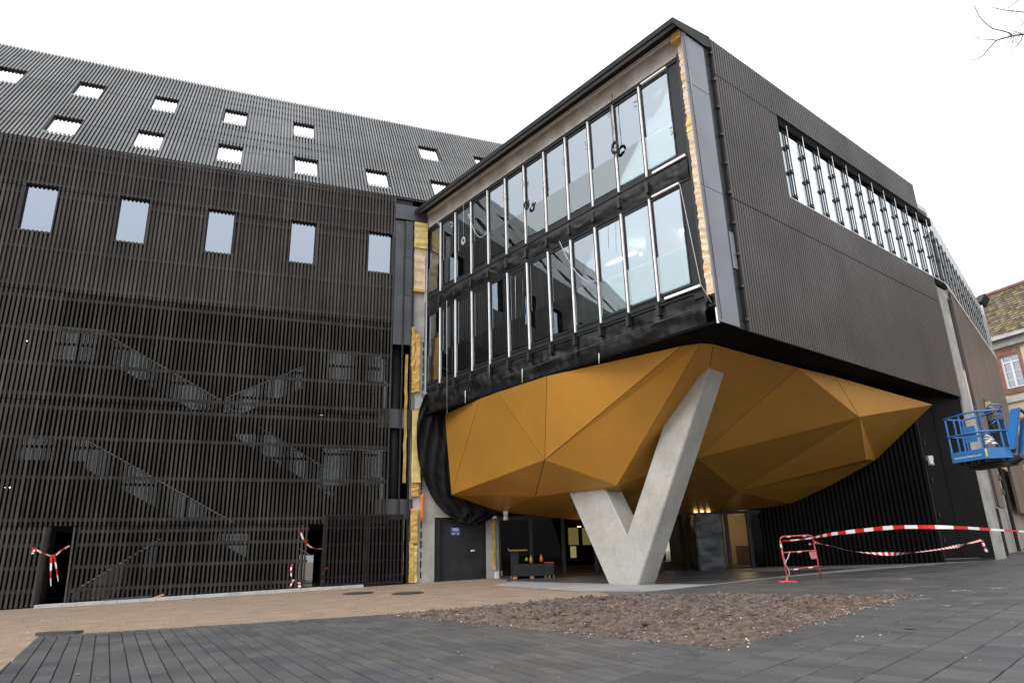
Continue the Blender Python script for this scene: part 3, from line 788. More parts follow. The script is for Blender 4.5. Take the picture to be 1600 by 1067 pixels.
# side window band with fins
def side_bay(fr, s0, s1, t0, t1, nm='window'):
    mb = MB(); fr.box(mb, s0, s0 + .03, t0, t1, -.13, -.09); fr.box(mb, s1 - .03, s1, t0, t1, -.13, -.09); fr.box(mb, s0 + .05, s1 - .05, t1 - .12, t1, -.14, -.07); fr.box(mb, s0 + .05, s1 - .05, t0, t0 + .06, -.14, -.07)
    w = build(mb, nm, M_frame, OB)
    mb = MB(); fr.box(mb, s0 + .05, s1 - .05, t0 + .06, t1 - .12, -.11, -.10); build(mb, 'pane', G_side, w)
    mb = MB(); fr.box(mb, s0 + .3, s1 - .05, t0 + .06, t0 + 1.2, -.25, -.24); build(mb, 'balustrade', G_bal, w)
    mb = MB(); fr.box(mb, s0 - .012, s0 + .012, t0 + .02, t1 - .1, -.05, .0); build(mb, 'fin', M_dgrey, w)
    mb = MB(); fr.box(mb, s0 - .016, s0 + .016, t0, t1 - .1, .001, .012); build(mb, 'cover_strip', M_silver, w)
    for q in (-.10, -.17, -.24): 
        mb = MB(); mb.tube([fr.p(s0 + q, t0, -.05), fr.p(s0 + q, t1 - .1, -.05)], .007, 4); build(mb, 'rod', M_dgrey, w)
    for t in (t0 + .12, t0 + 1.05, t0 + 2.0):
        mb = MB(); fr.box(mb, s0 - .17, s0 + .03, t, t + .09, -.065, .01); build(mb, 'bracket', M_frame, w)
s = 5.30 - 1.04
for k in range(13):
    a, b = max(4.70, s + k * 1.04), min(17.30, s + (k + 1) * 1.04)
    if k == 12: b = 17.33
    side_bay(BF, a, b, 11.9, 14.88)
for k in range(15): side_bay(CF, .05 + k * 1.0, 1.05 + k * 1.0, 11.9, 14.5)
mb = MB(); BF.box(mb, 4.7, 17.3, 11.5, 11.86, -6, -.1); BF.box(mb, 4.7, 17.3, 11.5, 15.5, -4.6, -4.5); CF.box(mb, .1, 16.5, 11.4, 11.8, -6, -.1); CF.box(mb, .1, 16.5, 11.5, 15.2, -4.6, -4.5); build(mb, 'inner_wall', M_teal, OB)
mb = MB(); BF.box(mb, 1.3, 17.3, 15.02, 15.3, -6, -.1); CF.box(mb, .1, 16.5, 14.85, 15.1, -6, -.2); build(mb, 'ceiling', M_ceil, OB)
# rear silver fascia and brown rear wall
mb = MB(); BF.box(mb, 16.05, 17.38, 14.98, 15.55, -.35, -.1); build(mb, 'fascia', M_gutter, OB)
mb = MB()
CF.prism(mb, [(-.02, 14.52), (16.2, 14.52), (16.2, 15.15), (-.02, 15.45)], -.3, -.1); build(mb, 'fascia', M_gutter, OB)
mb = MB()
for k in range(26): CF.box(mb, .3 + k * .62, .37 + k * .62, 15.42 - .3 * k / 26, 15.47 - .3 * k / 26, -.16, -.09)
build(mb, 'clip_row', M_frame, OB, kind='stuff')
obox('end_post', CF, (16.2, 16.55, 11.4, 15.2, -.6, 0), OB, M_gutter)
obox('sill', CF, (0, 16.4, 11.76, 11.86, -.5, .05), OB, M_silver)
for a in ((1.0, 2.75, 2.5, 11.7), (2.77, 9.0, 4.7, 11.7), (9.02, 16.8, 2.5, 11.7)): obox('wall_panel', CF, (*a, -.12, .0), OB, M_brown)
obox('wall_panel', CF, (.95, 2.9, .3, 2.5, -.4, -.25), OB, M_dpanel)
obox('wall_panel', CF, (2.9, 16.8, .3, 4.7, -.6, -.35), OB, M_conc)
for t in (3.2, 3.8): obox('duct', CF, (3.6, 5.2, t, t + .22, -.34, -.1), OB, M_frame)
mb = MB(); mb.tube([CF.p(6.5, .6, -.2), CF.p(6.5, 11.5, -.2)], .08, 8); build(mb, 'downpipe', M_frame, OB)
# concrete pier and dark recess
obox('pier', BF, (16.30, 17.30, .2, 11.55, -.6, -.05), OB, M_conc)
obox('pier_panel', BF, (16.02, 16.29, 6.72, 11.6, -.10, -.02), OB, M_dgrey)
obox('recess', CF, (.0, .95, .3, 11.7, -.8, -.5), OB, M_black)
obox('sill', BF, (16.0, 17.4, 11.6, 11.83, -.4, .02), OB, M_black)
# torn opening with yellow wool on the brown wall
a, b, c, d_ = CF.w(1536, 622, .004), CF.w(1563, 655, .004), CF.w(1572, 712, .004), CF.w(1549, 690, .004)
mb = MB(); mb.poly([a, b, c, d_]); build(mb, 'opening', M_black, OB)
mb = MB(); mb.tube([CF.w(1542, 632, .08), CF.w(1554, 664, .08)], .22, 6); build(mb, 'insulation_roll', M_yel, label='bright yellow insulation showing in the torn brown wall above the lift', cat='insulation')
for k in range(6):
    mb = MB(); mb.disc(CF.w(1523 + k * 3.2, 637 + k * 16, .0), CF.n, .05, .03, 8); build(mb, 'wall_fixing', M_dgrey, OB)

# ------------------------------------------------------------------ golden soffit
Wd = Vector((15.65, 26.5, 0)); Wd2 = Vector((10.0, 28.95, 0)); uW = (Wd - Wd2).normalized(); nW = Vector((uW.y, -uW.x, 0))
WF = Fr(Wd, uW, Z, nW)
EW0 = Vector((-.75, 28.6, 0)); uE = (Wd2 - EW0).normalized(); EF = Fr(EW0, uE, Z, Vector((uE.y, -uE.x, 0)))
g = {}
for n_, x, y, z in (('a', 695, 647, 6.70), ('b', 749.6, 622.5, 6.70), ('c', 776.7, 612.7, 6.70), ('d', 854.5, 587, 6.70), ('e', 1066, 540, 6.70), ('f', 1095, 536, 6.70), ('g', 1114.7, 537.5, 6.68), ('m', 1142, 546, 6.66), ('n', 1247, 574, 6.62), ('o', 1305, 588, 6.60),
                    ('h', 705.3, 772.9, 3.50), ('i', 851, 718.6, 4.12), ('j', 836.3, 775.9, 3.15), ('k', 964, 758.6, 3.164), ('l', 1088, 715.5, 4.05), ('r', 1343, 651.5, 5.35), ('s', 1352, 717.5, 4.18), ('u', 1152, 768, 3.2)):
    g[n_] = at_z(x, y, z)
for n_, x, y in (('p', 1457, 632), ('t', 1368, 719), ('q', 1300, 757), ('y', 1235, 787), ('x', 1200, 793)): g[n_] = WF.w(x, y, .02)
for n_, x, y in (('v', 783, 800), ('w', 1000, 806), ('z', 1120, 800)): g[n_] = EF.w(x, y, .05)
g['w0'] = EF.w(900, 812, .05)
SOF = thing('faceted_canopy', sum(g.values(), Vector()) / len(g), 'faceted golden canopy of large folded panels bulging under the office block', 'canopy')
panels = ['ahb', 'bhic', 'cid', 'die', 'eikf', 'fklg', 'hji', 'ijk', ['h', 'v', 'j'], ['j', 'v', 'w0', 'k'], ['k', 'w0', 'w', 'l'], ['l', 'w', 'z', 'u'],
          ['g', 'l', 'n', 'm'], ['n', 'l', 'r', 'o'], 'orp', ['r', 's', 't', 'p'], 'lur', ['u', 's', 'r'], ['u', 'y', 'q', 't', 's'], ['u', 'z', 'x', 'y']]
cen = sum(g.values(), Vector()) / len(g) + Vector((0, 2, 4))
bk = MB()
for pn in panels:
    P_ = [g[c] for c in pn]
    tris = [(0, k, k + 1) for k in range(1, len(P_) - 1)]
    if pn == 'eikf': tris = [(0, 1, 3), (1, 2, 3)]
    if pn == 'bhic': tris = [(0, 1, 2), (0, 2, 3)]
    nn = Vector()
    for a, b, c in tris: nn += (P_[b] - P_[a]).cross(P_[c] - P_[a])
    nn.normalize()
    cc = sum(P_, Vector()) / len(P_)
    if nn.dot(CAM + Vector((2, 4, -8)) - cc) < 0: nn = -nn
    n_ = len(P_); Q_ = []
    for k in range(n_):     # inset each edge by 9 mm for the joint
        e1 = (P_[k] - P_[k - 1]).normalized(); e2 = (P_[(k + 1) % n_] - P_[k]).normalized()
        b1 = nn.cross(e1); b2 = nn.cross(e2)
        if b1.dot(cc - P_[k]) < 0: b1 = -b1
        if b2.dot(cc - P_[k]) < 0: b2 = -b2
        d = (b1 + b2); d = d / max(.35, d.length_squared) * 2
        Q_.append(P_[k] + d * .011)
    mb = MB(); b0 = len(mb.v); mb.v = [q for q in Q_] + [q - nn * .02 for q in Q_]
    for a, b, c in tris:
        f = [a, b, c]
        if (mb.v[b] - mb.v[a]).cross(mb.v[c] - mb.v[a]).dot(nn) < 0: f = f[::-1]
        mb.f.append(f); mb.m.append(0)
    for k in range(n_): mb.f.append([k, (k + 1) % n_, n_ + (k + 1) % n_, n_ + k]); mb.m.append(0)
    build(mb, 'panel', M_gold, SOF)
    for a, b, c in tris: bk.poly([P_[a] - nn * .03, P_[b] - nn * .03, P_[c] - nn * .03])
build(bk, 'backing', M_black, SOF)
mb = MB()
for x, y in ((873, 793), (886.5, 793), (1087, 799.5), (1097, 799), (1107, 799), (976, 811), (985, 810), (905, 822)):
    q = EF.w(x, y, .35); mb = MB(); mb.disc(q, -Z, .075, .02, 12); build(mb, 'downlight', E_warm, SOF)

# V column
vo = 1.88
VF = Fr(Kc + uB * vo, uA, Z, -uB)
mb = MB()
front = [(5.21, .05), (6.29, .05), (8.10, 3.45), (6.92 + .1, 3.45 + .0), (5.44, 1.65), (2.69, 6.48), (1.63, 6.48)]
front = [(5.21, .05), (6.26, .05), (8.08, 3.40), (7.04, 3.40), (5.44, 1.65 - .0), (2.70, 6.46), (1.64, 6.46)]
# right edge of the left arm is parallel to its left edge
sl = (8.08 - 6.26) / (3.40 - .05)
front[3] = (5.44 + (3.40 - 1.65) * sl, 3.40)
bev = .035
n = len(front)
cf = [(a, t) for a, t in front]
lay = []
for ins, d in ((bev, 0.0), (0, -bev), (0, -.80 + bev), (bev, -.80)):
    ring = []
    for k in range(n):
        p0, p1, p2 = Vector(cf[k - 1]), Vector(cf[k]), Vector(cf[(k + 1) % n])
        e1, e2 = (p1 - p0).normalized(), (p2 - p1).normalized()
        n1, n2 = Vector((-e1.y, e1.x)), Vector((-e2.y, e2.x))
        m_ = n1 + n2; m_ = m_ / m_.length_squared * 2 * ins * (1 if area(cf) > 0 else -1)
        ring.append(VF.p(p1.x + m_.x, p1.y + m_.y, d))
    lay.append(ring)
b = 0
for r in lay: mb.v += r
for l in range(3):
    for k in range(n): mb.f.append([l * n + k, l * n + (k + 1) % n, (l + 1) * n + (k + 1) % n, (l + 1) * n + k]); mb.m.append(0)
for base, rev in ((0, 0), (3 * n, 1)):
    for f in ([0, 1, 4], [1, 2, 3, 4], [0, 4, 5, 6]):
        f = [base + q for q in f]; mb.f.append(f[::-1] if rev else f); mb.m.append(0)
build(mb, 'v_column', M_column, label='massive pale concrete V shaped column carrying the golden canopy', cat='column')

# ------------------------------------------------------------------ under the canopy
EN = thing('entrance_front', EF.p(5, .3, 0), 'dark glazed entrance front under the golden canopy', 'entrance')
gzE = .30
xsE = [0, 1.3, 2.6, 3.9, 5.2, 6.5, 7.6, EF.px(1140, 860)[0], EF.px(1175, 860)[0], EF.px(1198, 860)[0]]
for i in range(len(xsE) - 1):
    mb = MB(); s0, s1 = xsE[i], xsE[i + 1]
    w_ = .07
    EF.box(mb, s0, s0 + w_, gzE, 2.66, -.12, 0); EF.box(mb, s1 - w_, s1, gzE, 2.66, -.12, -.002); EF.box(mb, s0 + w_, s1 - w_, 2.54, 2.66, -.12, 0); EF.box(mb, s0 + w_, s1 - w_, gzE, gzE + .08, -.12, 0)
    w = build(mb, 'window', M_frame, EN)
    mb = MB(); EF.box(mb, s0 + w_, s1 - w_, gzE + .08, 2.54, -.07, -.058); build(mb, 'pane', G_dark, w)
obox('header', EF, (-.3, 11.5, 2.68, 3.3, -.3, -.02), EN, M_black)
sR = xsE[7]
mb = MB(); EF.box(mb, -.5, sR - .2, .2, .28, -10, .0); EF.box(mb, -1, 13, 2.7, 2.8, -10, -.3); EF.box(mb, -1, sR - .2, .2, 2.7, -10.1, -10); EF.box(mb, -1, -.9, .2, 2.7, -10, -.3)
build(mb, 'inner_wall', M_black, EN)
mb = MB(); EF.box(mb, sR - .2, sR - .1, .2, 2.7, -9, -.13); EF.box(mb, sR - .1, 12.5, .2, 2.7, -3.4, -3.3); EF.box(mb, 12.4, 12.5, .2, 2.7, -3.3, -.2); EF.box(mb, sR - .1, 12.4, .25, .32, -3.3, -.13); build(mb, 'room_wall', M_room, EN)
for (x0, x1, y0, y1, d) in ((1153, 1170, 852, 883, -.5), (1179, 1199, 818, 882, -1.2), (1197, 1207, 857, 882, -.6)):
    a, b = EF.px(x0, y1, d), EF.px(x1, y0, d)
    mb = MB(); EF.box(mb, a[0], b[0], max(.33, a[1]), b[1], d - .03, d); build(mb, 'plywood_board', M_ply, label='orange plywood board %s' % {1153: 'leaning low inside the left lit window', 1179: 'standing tall inside the right lit window', 1197: 'peeking out low at the edge of the right lit window'}[x0], cat='board')
def lamp(name, p, col, e, size=.25):
    l = bpy.data.lights.new(name, 'POINT'); l.energy = e; l.color = col; l.shadow_soft_size = size; o = bpy.data.objects.new(name, l); COL.objects.link(o); o.location = p
lamp('room_lamp', EF.p(sR + 1.2, 2.3, -1.6), (1, .72, .38), 26)
obox('warm_floor_glow', EF, (.2, 6.4, .281, .30, -2.2, -.14), EN, M_ply)  # orange strip paints the warm light reflected on the hall floor
lamp('hall_lamp', EF.p(3.0, 2.4, -1.5), (1, .5, .2), 9)
lamp('hall_lamp', EF.p(6.5, 2.4, -1.2), (1, .5, .2), 7)
# glowing panels carry the light of openings far in the hall
for (x0, x1, y0, y1, lb) in ((889, 903, 824, 851, 'dim yellow glowing panel for a lit doorway deep in the hall left of the V column'), (911, 925, 824, 851, 'dim yellow glowing panel for a doorway deep in the hall touching the V column')):
    a, b = EF.px(x0, y1, -8), EF.px(x1, y0, -8); mb = MB(); EF.box(mb, a[0], b[0], a[1], b[1], -8.1, -8); build(mb, 'glow_doorway', E_dim if 'E_dim' in globals() else emitter('dim glow panel', (.42, .33, .12), .35), label=lb, cat='doorway')
a, b = EF.px(892, 871, -7.6), EF.px(900, 853, -7.6)
mb = MB(); EF.box(mb, a[0], b[0], a[1], b[1], -7.7, -7.6); build(mb, 'notice', emitter('glowing notice', (.6, .48, .2), .5), label='small pale glowing notice in the dark hall left of the V column', cat='notice')  # notice given its own glow in place of light falling on it
# crates and odds
def cratebox(x0, x1, y0, y1, d, dep, m, name, label, cat, lid=None):
    a, b = EF.px(x0, y1, d), EF.px(x1, y0, d); t0 = gz(*EF.p(a[0], 0, d).xy) + .01
    root = thing(name, EF.p((a[0] + b[0]) / 2, t0, d), label, cat)
    mb = MB(); EF.box(mb, a[0], b[0], t0 + .1, b[1], d - dep, d); build(mb, 'body', m, root)
    mb = MB()
    for k in (0, .45, .9): EF.box(mb, a[0] + (b[0] - a[0]) * k, a[0] + (b[0] - a[0]) * (k + .1), t0, t0 + .1, d - dep, d - .01)
    build(mb, 'skid', M_ply, root)
    if lid: mb = MB(); EF.box(mb, a[0] - .01, b[0] + .01, b[1] + .002, b[1] + .03, d - dep, d + .01); build(mb, 'lid', lid, root)
cratebox(802, 860, 880, 906, 1.1, .9, M_frame, 'crate', 'low black crate at the entrance beside the concrete wall', 'crate')
cratebox(852, 865, 879, 902, 1.2, .5, M_frame, 'crate', 'dusty grey crate end with red edge near the low black crate', 'crate', M_red)
cratebox(798, 810, 861, 878, .4, .4, M_frame, 'crate', 'small grey crate standing behind the low black crate', 'crate')
def bottle(x, y, h, m, label, d=.9):
    q = EF.w(x, y, d); mb = MB(); r = .06; mb.tube([q, q + Z * h * .6, q + Z * h * .75, q + Z * h], [r, r, r * .4, r * .35], 10); return build(mb, 'canister', m, smooth=True, label=label, cat='canister')
bottle(830, 879, .28, M_orange, 'orange canister on the low black crate, left one'); bottle(846, 877, .27, M_orange, 'orange canister with a neck on the low black crate, right one')
bottle(823, 876, .14, mat('green plastic', (.15, .3, .06), .5), 'small green canister on the low black crate')
q0 = EF.w(795, 860, .5); mb = MB(); mb.tube([q0, EF.w(824, 859, .5)], .03, 6); mb.tube([q0, EF.w(794, 856, .5)], .02, 6); build(mb, 'timber', M_ply, label='orange brown timber laid over the small grey crate', cat='timber')
# wrapped cabinet
a, b = EF.px(1093, 889, 1.2), EF.px(1126, 803, 1.2)
t0 = gz(*EF.p(a[0], 0, 1.2).xy)
cab = thing('wrapped_cabinet', EF.p(a[0], t0, 1.2), 'tall cabinet wrapped in dusty grey plastic right of the V column', 'cabinet')
mb = MB()
def wrap(u, v):
    pts = [(a[0], .6), (a[0], 1.2), (b[0], 1.2), (b[0], .6)]; k = min(2, int(u * 3)); f_ = u * 3 - k
    s_ = pts[k][0] + (pts[k + 1][0] - pts[k][0]) * f_; d = pts[k][1] + (pts[k + 1][1] - pts[k][1]) * f_
    w = .05 * noise.noise(Vector((s_ * 3, v * 6, d * 3))) + .02 * noise.noise(Vector((s_ * 9, v * 19, d)))
    return EF.p(s_ + w, t0 + .02 + v * (b[1] - t0), d + w)
mb.grid(wrap, 30, 30); EF.box(mb, a[0], b[0], b[1] - .02, b[1], .6, 1.2); build(mb, 'plastic_sheet', M_wrap, cab, smooth=True)
mb = MB(); EF.box(mb, a[0] + .06, b[0] - .06, t0, b[1] - .05, .66, 1.1); build(mb, 'body', M_frame, cab)
# dark slatted wall on the right
DWl = thing('dark_slatted_wall', WF.p(-3, .45, 0), 'black vertical slatted wall under the right half of the office block', 'wall')
msh = None; s = -.03; k = 0
while s > -(Wd - Wd2).length - .1:
    if msh is None:
        mb = MB(); f = Fr((0, 0, 0), uW, Z, nW); f.box(mb, -.045, .045, -3.15, 3.15, -.07, 0); msh = mb.mesh('slat', M_dpanel, origin=Vector())[0]
    link('slat', msh, WF.p(s, .35 + 3.15, 0), DWl); s -= .165; k += 1
mb = MB(); WF.box(mb, -6.6, 0.05, .2, 6.7, -.2, -.1); build(mb, 'backing', M_black, DWl)
obox('corner_bar', WF, (.02, .08, .3, 6.7, -.05, .03), DWl, M_frame)
# black panels between the slatted wall and the pier
pe = BF.p(16.3, 0, -.1); ue = (pe - WF.p(.1, 0, 0)); le = ue.length; ue.normalize()
PF = Fr(WF.p(.1, 0, 0), ue, Z, Vector((ue.y, -ue.x, 0)))
DP = thing('black_panel_wall', PF.p(le / 2, .5, 0), 'flat black panel wall between the slatted wall and concrete pier', 'wall')
for k in range(3):
    obox('panel', PF, (le * k / 3 + .008, le * (k + 1) / 3 - .008, .62, 6.7, -.05, -.01 + .012 * (k % 2)), DP, M_dpanel)
obox('base_rail', PF, (0, le, .4, .6, -.05, -.02), DP, M_frame)
for t in (1.2, 2.1, 3.4, 4.8): obox('hinge', PF, (.02, .1, t, t + .14, 0, .04), DP, M_frame)

# concrete wall with the black door
CW = thing('concrete_wall', LF.p(1.3, .2, 0), 'bare concrete wall around a black steel door at the corner', 'wall')
ds0, ds1 = LF.px(679, 850)[0], LF.px(760, 850)[0]
mb = MB()
LF.box(mb, -.49, -.401, .1, 12.3, -.6, -.2); LF.box(mb, -.40, ds0, .1, 9.9, -.4, -.02)
LF.box(mb, ds1, 3.12, .1, 3.2, -.4, -.02); LF.box(mb, ds0, ds1, 2.66, 7.6, -.4, -.02); LF.box(mb, ds1, 3.12, 3.2, 6.6, -.4, -.02)
LF.box(mb, -.5, -.02, 9.9, 12.3, -.35, -.06)
build(mb, 'wall_body', M_conc, CW)
for t0, t1 in ((7.0, 7.75), (9.9, 10.0), (2.9, 3.5)): obox('band', LF, (-.41, -.02, t0, t1, -.018, -.004), CW, M_kerb)
obox('channel', LF, (.0, .05, 6.9, 15, -.0, .05), CW, M_gutter)
mb = MB()
for k in range(26): LF.box(mb, -.09 + rnd(-.01, .01), -.04, .4 + k * .37, .62 + k * .37 + rnd(0, .1), -.019, -.004)
build(mb, 'crack_line', M_frame, CW, kind='stuff')
obox('jamb', LF, (3.12, 3.24, .25, 3.1, -.4, .0), CW, M_gutter); obox('foot_block', LF, (2.98, 3.28, .2, .56, -.2, .05), CW, M_white)
dr = obox('door', LF, (ds0 + .25, ds1 - .03, .27, 2.62, -.20, -.14), CW, M_door)
mb = MB(); LF.box(mb, ds0, ds0 + .24, .22, 2.66, -.22, -.05); LF.box(mb, ds1 - .03, ds1, .22, 2.66, -.22, -.05); LF.box(mb, ds0 + .24, ds1 - .03, 2.62, 2.66, -.22, -.05); build(mb, 'door_frame', M_frame, CW)
a = LF.px(733, 861, -.14); obox('lock_plate', LF, (a[0] - .14, a[0] + .10, a[1] - .2, a[1] + .18, -.139, -.12), dr, M_frame)
mb = MB(); q = LF.w(737, 860, -.1); mb.tube([q, q + uL * .12], .025, 8); mb.disc(q - nL * .02, nL, .035, .05, 10); build(mb, 'handle', M_silver, dr)
for (x, y) in ((690, 829), (690, 891), (753, 829), (753, 891)):
    a = LF.px(x, y, -.14); obox('hinge', LF, (a[0] - .04, a[0] + .06, a[1] - .1, a[1] + .1, -.139, -.10), dr, M_frame)
for (x, y) in ((663, 841), (769, 829)):
    mb = MB(); q = LF.w(x, y, -.018); mb.disc(q, nL, .09, .004, 16); mb.disc(q, nL, .045, .008, 12, 1); build(mb, 'anchor_mark', [M_kerb, M_conc], CW)
# sign
a, b = LF.px(704.5, 836, -.13), LF.px(719, 823.5, -.13)
sg = obox('safety_sign', LF, (a[0], b[0], a[1], b[1], -.137, -.128), None, M_blue_sign); tag(sg, 'small blue notice with white lines on the black door', 'sign')
w_ = b[0] - a[0]; h_ = b[1] - a[1]
for (y0, y1, x0, x1) in ((.80, .90, .30, .75), (.68, .75, .12, .92), (.56, .63, .2, .85), (.26, .31, .08, .92), (.08, .18, .18, .32), (.06, .16, .68, .84), (.83, .93, .08, .18)):
    mb = MB(); LF.box(mb, a[0] + w_ * x0, a[0] + w_ * x1, a[1] + h_ * y0, a[1] + h_ * y1, -.127, -.125); build(mb, 'lettering', M_white, sg)
# insulation pieces by the corner
wool('insulation_slab', LF, -.54, -.03, 12.25, 14.3, -.1, .05, M_pink, 'large pinkish insulation slab high beside the glazing', 10)
wool('insulation_slab', LF, -.56, .02, 14.2, 15.45, -.1, .12, M_yel2, 'crumpled yellow insulation heap under the eaves corner', 9)
obox('insulation_slab', LF, (-.56, -.04, 12.14, 12.25, -.1, .10), None, M_yel, label='thin yellow insulation edge under the pinkish slab', cat='insulation')
wool('insulation_batt', LF, -.60, -.46, 8.6, 10.5, .0, .10, M_yel, 'narrow yellow insulation batt, left of the upper pair')
wool('insulation_batt', LF, -.44, -.24, 7.7, 10.2, .0, .12, M_yel, 'long yellow insulation batt, right of the upper pair')
wool('insulation_batt', LF, -.56, -.42, 7.65, 8.6, .0, .10, M_yel, 'short yellow insulation batt below the narrow upper one')
wool('insulation_batt', LF, -.50, -.16, 4.0, 6.9, .0, .16, M_yel2, 'wide pale yellow insulation batt beside the black tarpaulin', 8)
wool('insulation_batt', LF, -.52, -.22, 3.45, 3.98, .0, .12, M_yel, 'stub of yellow insulation under the wide pale batt')
wool('insulation_batt', LF, -.50, -.24, 1.7, 3.0, .0, .12, M_yel, 'yellow insulation batt beside the lower concrete wall')
wool('insulation_batt', LF, -.54, -.38, .25, 1.75, .0, .12, M_yel, 'leaning yellow insulation batt at the foot of the wall, left one')
wool('insulation_batt', LF, -.37, -.24, .25, 1.6, .0, .10, M_yel2, 'leaning yellow insulation batt at the foot of the wall, right one')
wool('insulation_batt', LF, 2.90, 3.02, .6, 3.0, -.019, .03, M_yel, 'thin yellow insulation strip on the wall edge right of the door')
wool('insulation_batt', LF, -.82, -.72, 4.0, 9.3, -.1, -.02, M_yel, 'thin yellow insulation strip between the dark tubes')
wool('insulation_batt', LF, -.82, -.74, .3, 2.6, -.1, -.02, M_yel, 'thin low yellow insulation strip between the dark tubes')
q = LF.w(660, 770, .03); mb = MB(); mb.tube([q, q - Z * .12, q - Z * .95, q - Z * 1.1], [.015, .08, .07, .01], 6); build(mb, 'foam_piece', M_orange, label='small orange foam piece hanging on the concrete wall', cat='foam')
# hanging tarpaulin
outl = [(616, 664, 705), (640, 655, 712), (665, 651, 712), (690, 651, 716), (715, 653, 718), (740, 659, 722), (760, 667, 730), (775, 674, 742), (788, 682, 775), (800, 693, 783), (808, 704, 762), (815, 716, 748)]
mb = MB()
def tarp(u, v):
    k = v * (len(outl) - 1); i = min(len(outl) - 2, int(k)); f_ = k - i
    y = outl[i][0] * (1 - f_) + outl[i + 1][0] * f_; x0 = outl[i][1] * (1 - f_) + outl[i + 1][1] * f_; x1 = outl[i][2] * (1 - f_) + outl[i + 1][2] * f_
    w = .16 * noise.noise(Vector((u * 3 + v * 2, v * 2.5, 4))) + .26 * (.35 - abs(noise.noise(Vector((u * 4 + v * 4, v * 2.2 - u, 9))))) + .12 * (.3 - abs(noise.noise(Vector((u * 9 - v * 3, v * 7, 2)))))
    return LF.w(x0 + (x1 - x0) * u, y + 5 * u * v, .28 + w * .85)
mb.grid(tarp, 60, 60); build(mb, 'tarpaulin', M_tarp, smooth=True, label='crumpled black tarpaulin hanging down beside the golden canopy', cat='tarpaulin')
# small fixtures: cameras and floodlights
def seccam(p, dirv, label, nm='security_camera'):
    r = thing(nm, p, label, 'camera')
    mb = MB(); mb.hexa([p + Vector(v) * .09 for v in ((-1, -1, -.2), (1, -1, -.2), (1, 1, -.2), (-1, 1, -.2), (-1, -1, 1.6), (1, -1, 1.6), (1, 1, 1.6), (-1, 1, 1.6))]); build(mb, 'bracket', M_white, r)
    mb = MB(); mb.tube([p - Z * .02 + dirv * .08, p - Z * .22 + dirv * .12], [.08, .11], 12); build(mb, 'housing', M_white, r, smooth=True)
    mb = MB(); mb.disc(p - Z * .222 + dirv * .12, -Z, .08, .03, 12); build(mb, 'lens', M_cabled, r)
seccam(LF.w(771, 802, .12), nL, 'white camera on the concrete wall right of the door')
seccam(EF.w(790, 804, .3), EF.n, 'white camera on the entrance corner right of the concrete wall')
seccam(WF.w(1453, 718, .12), WF.n, 'small white camera high on the dark slatted wall')

# manhole covers
for x, lb in ((560, 'left of the two dark manhole covers in the sand'), (637, 'right of the two dark manhole covers in the sand')):
    c = at_ground(x, 927); r = thing('manhole_cover', c, lb, 'manhole cover')
    mb = MB(); mb.disc(c + Z * .0, (-GA, -GB, 1), .50, .02, 28); build(mb, 'ring', M_ironlid, r)
    mb = MB(); mb.disc(c + Z * .021, (-GA, -GB, 1), .42, .012, 28); build(mb, 'lid', M_ironlid, r)
# dark slab at the paving edge, small debris
c = at_ground(98, 991); mb = MB(); mb.hexa([c + Vector(v) for v in ((-.5, -.1, .0), (.25, -.02, .0), (.3, .2, .0), (-.4, .1, .0), (-.5, -.1, .06), (.25, -.02, .06), (.3, .2, .06), (-.4, .1, .06))])
build(mb, 'loose_slab', M_paver, label='loose dark slab lying at the far left paving edge', cat='slab')
def leafy(x, y, lb, m=M_ply, r=.05):
    c = at_ground(x, y, .035); mb = MB(); a = rnd(0, 6)
    mb.poly([c + Vector((math.cos(a + t) * r * k, math.sin(a + t) * r * k, rnd(.002, .02))) for t, k in ((0, 1.6), (1.2, .8), (2.6, .7), (3.3, 1.5), (4.4, .8), (5.3, .7))]); build(mb, 'leaf', m, label=lb, cat='leaf')
leafy(476, 977, 'reddish dead leaf on the paving near the sand edge'); leafy(464, 971, 'brown dead leaf at the paving edge beside the reddish one')
leafy(122, 1054, 'dry reddish leaf near the lower left of the paving', M_redstone, .035); leafy(5, 1016, 'brown leaf on the sand at the left frame edge', M_redstone, .06)
leafy(1422, 982, 'dark curled leaf on the right paving', M_bark, .07); leafy(672, 1059, 'small black clod on the paving at the bottom', M_bark, .04)
# pallet-like black plank and litter at the kerb
for (x0, x1, y, m, lb) in ((162, 238, 935, M_cabled, 'black plank lying on the kerb under the slats'), (240, 256, 932, M_ply, 'brown scrap of wood on the kerb'),):
    a, b = LF.w(x0, y + 3, .1), LF.w(x1, y - 3, .1); mb = MB(); mb.tube([a, b], .045, 4); build(mb, 'plank', m, label=lb, cat='plank')

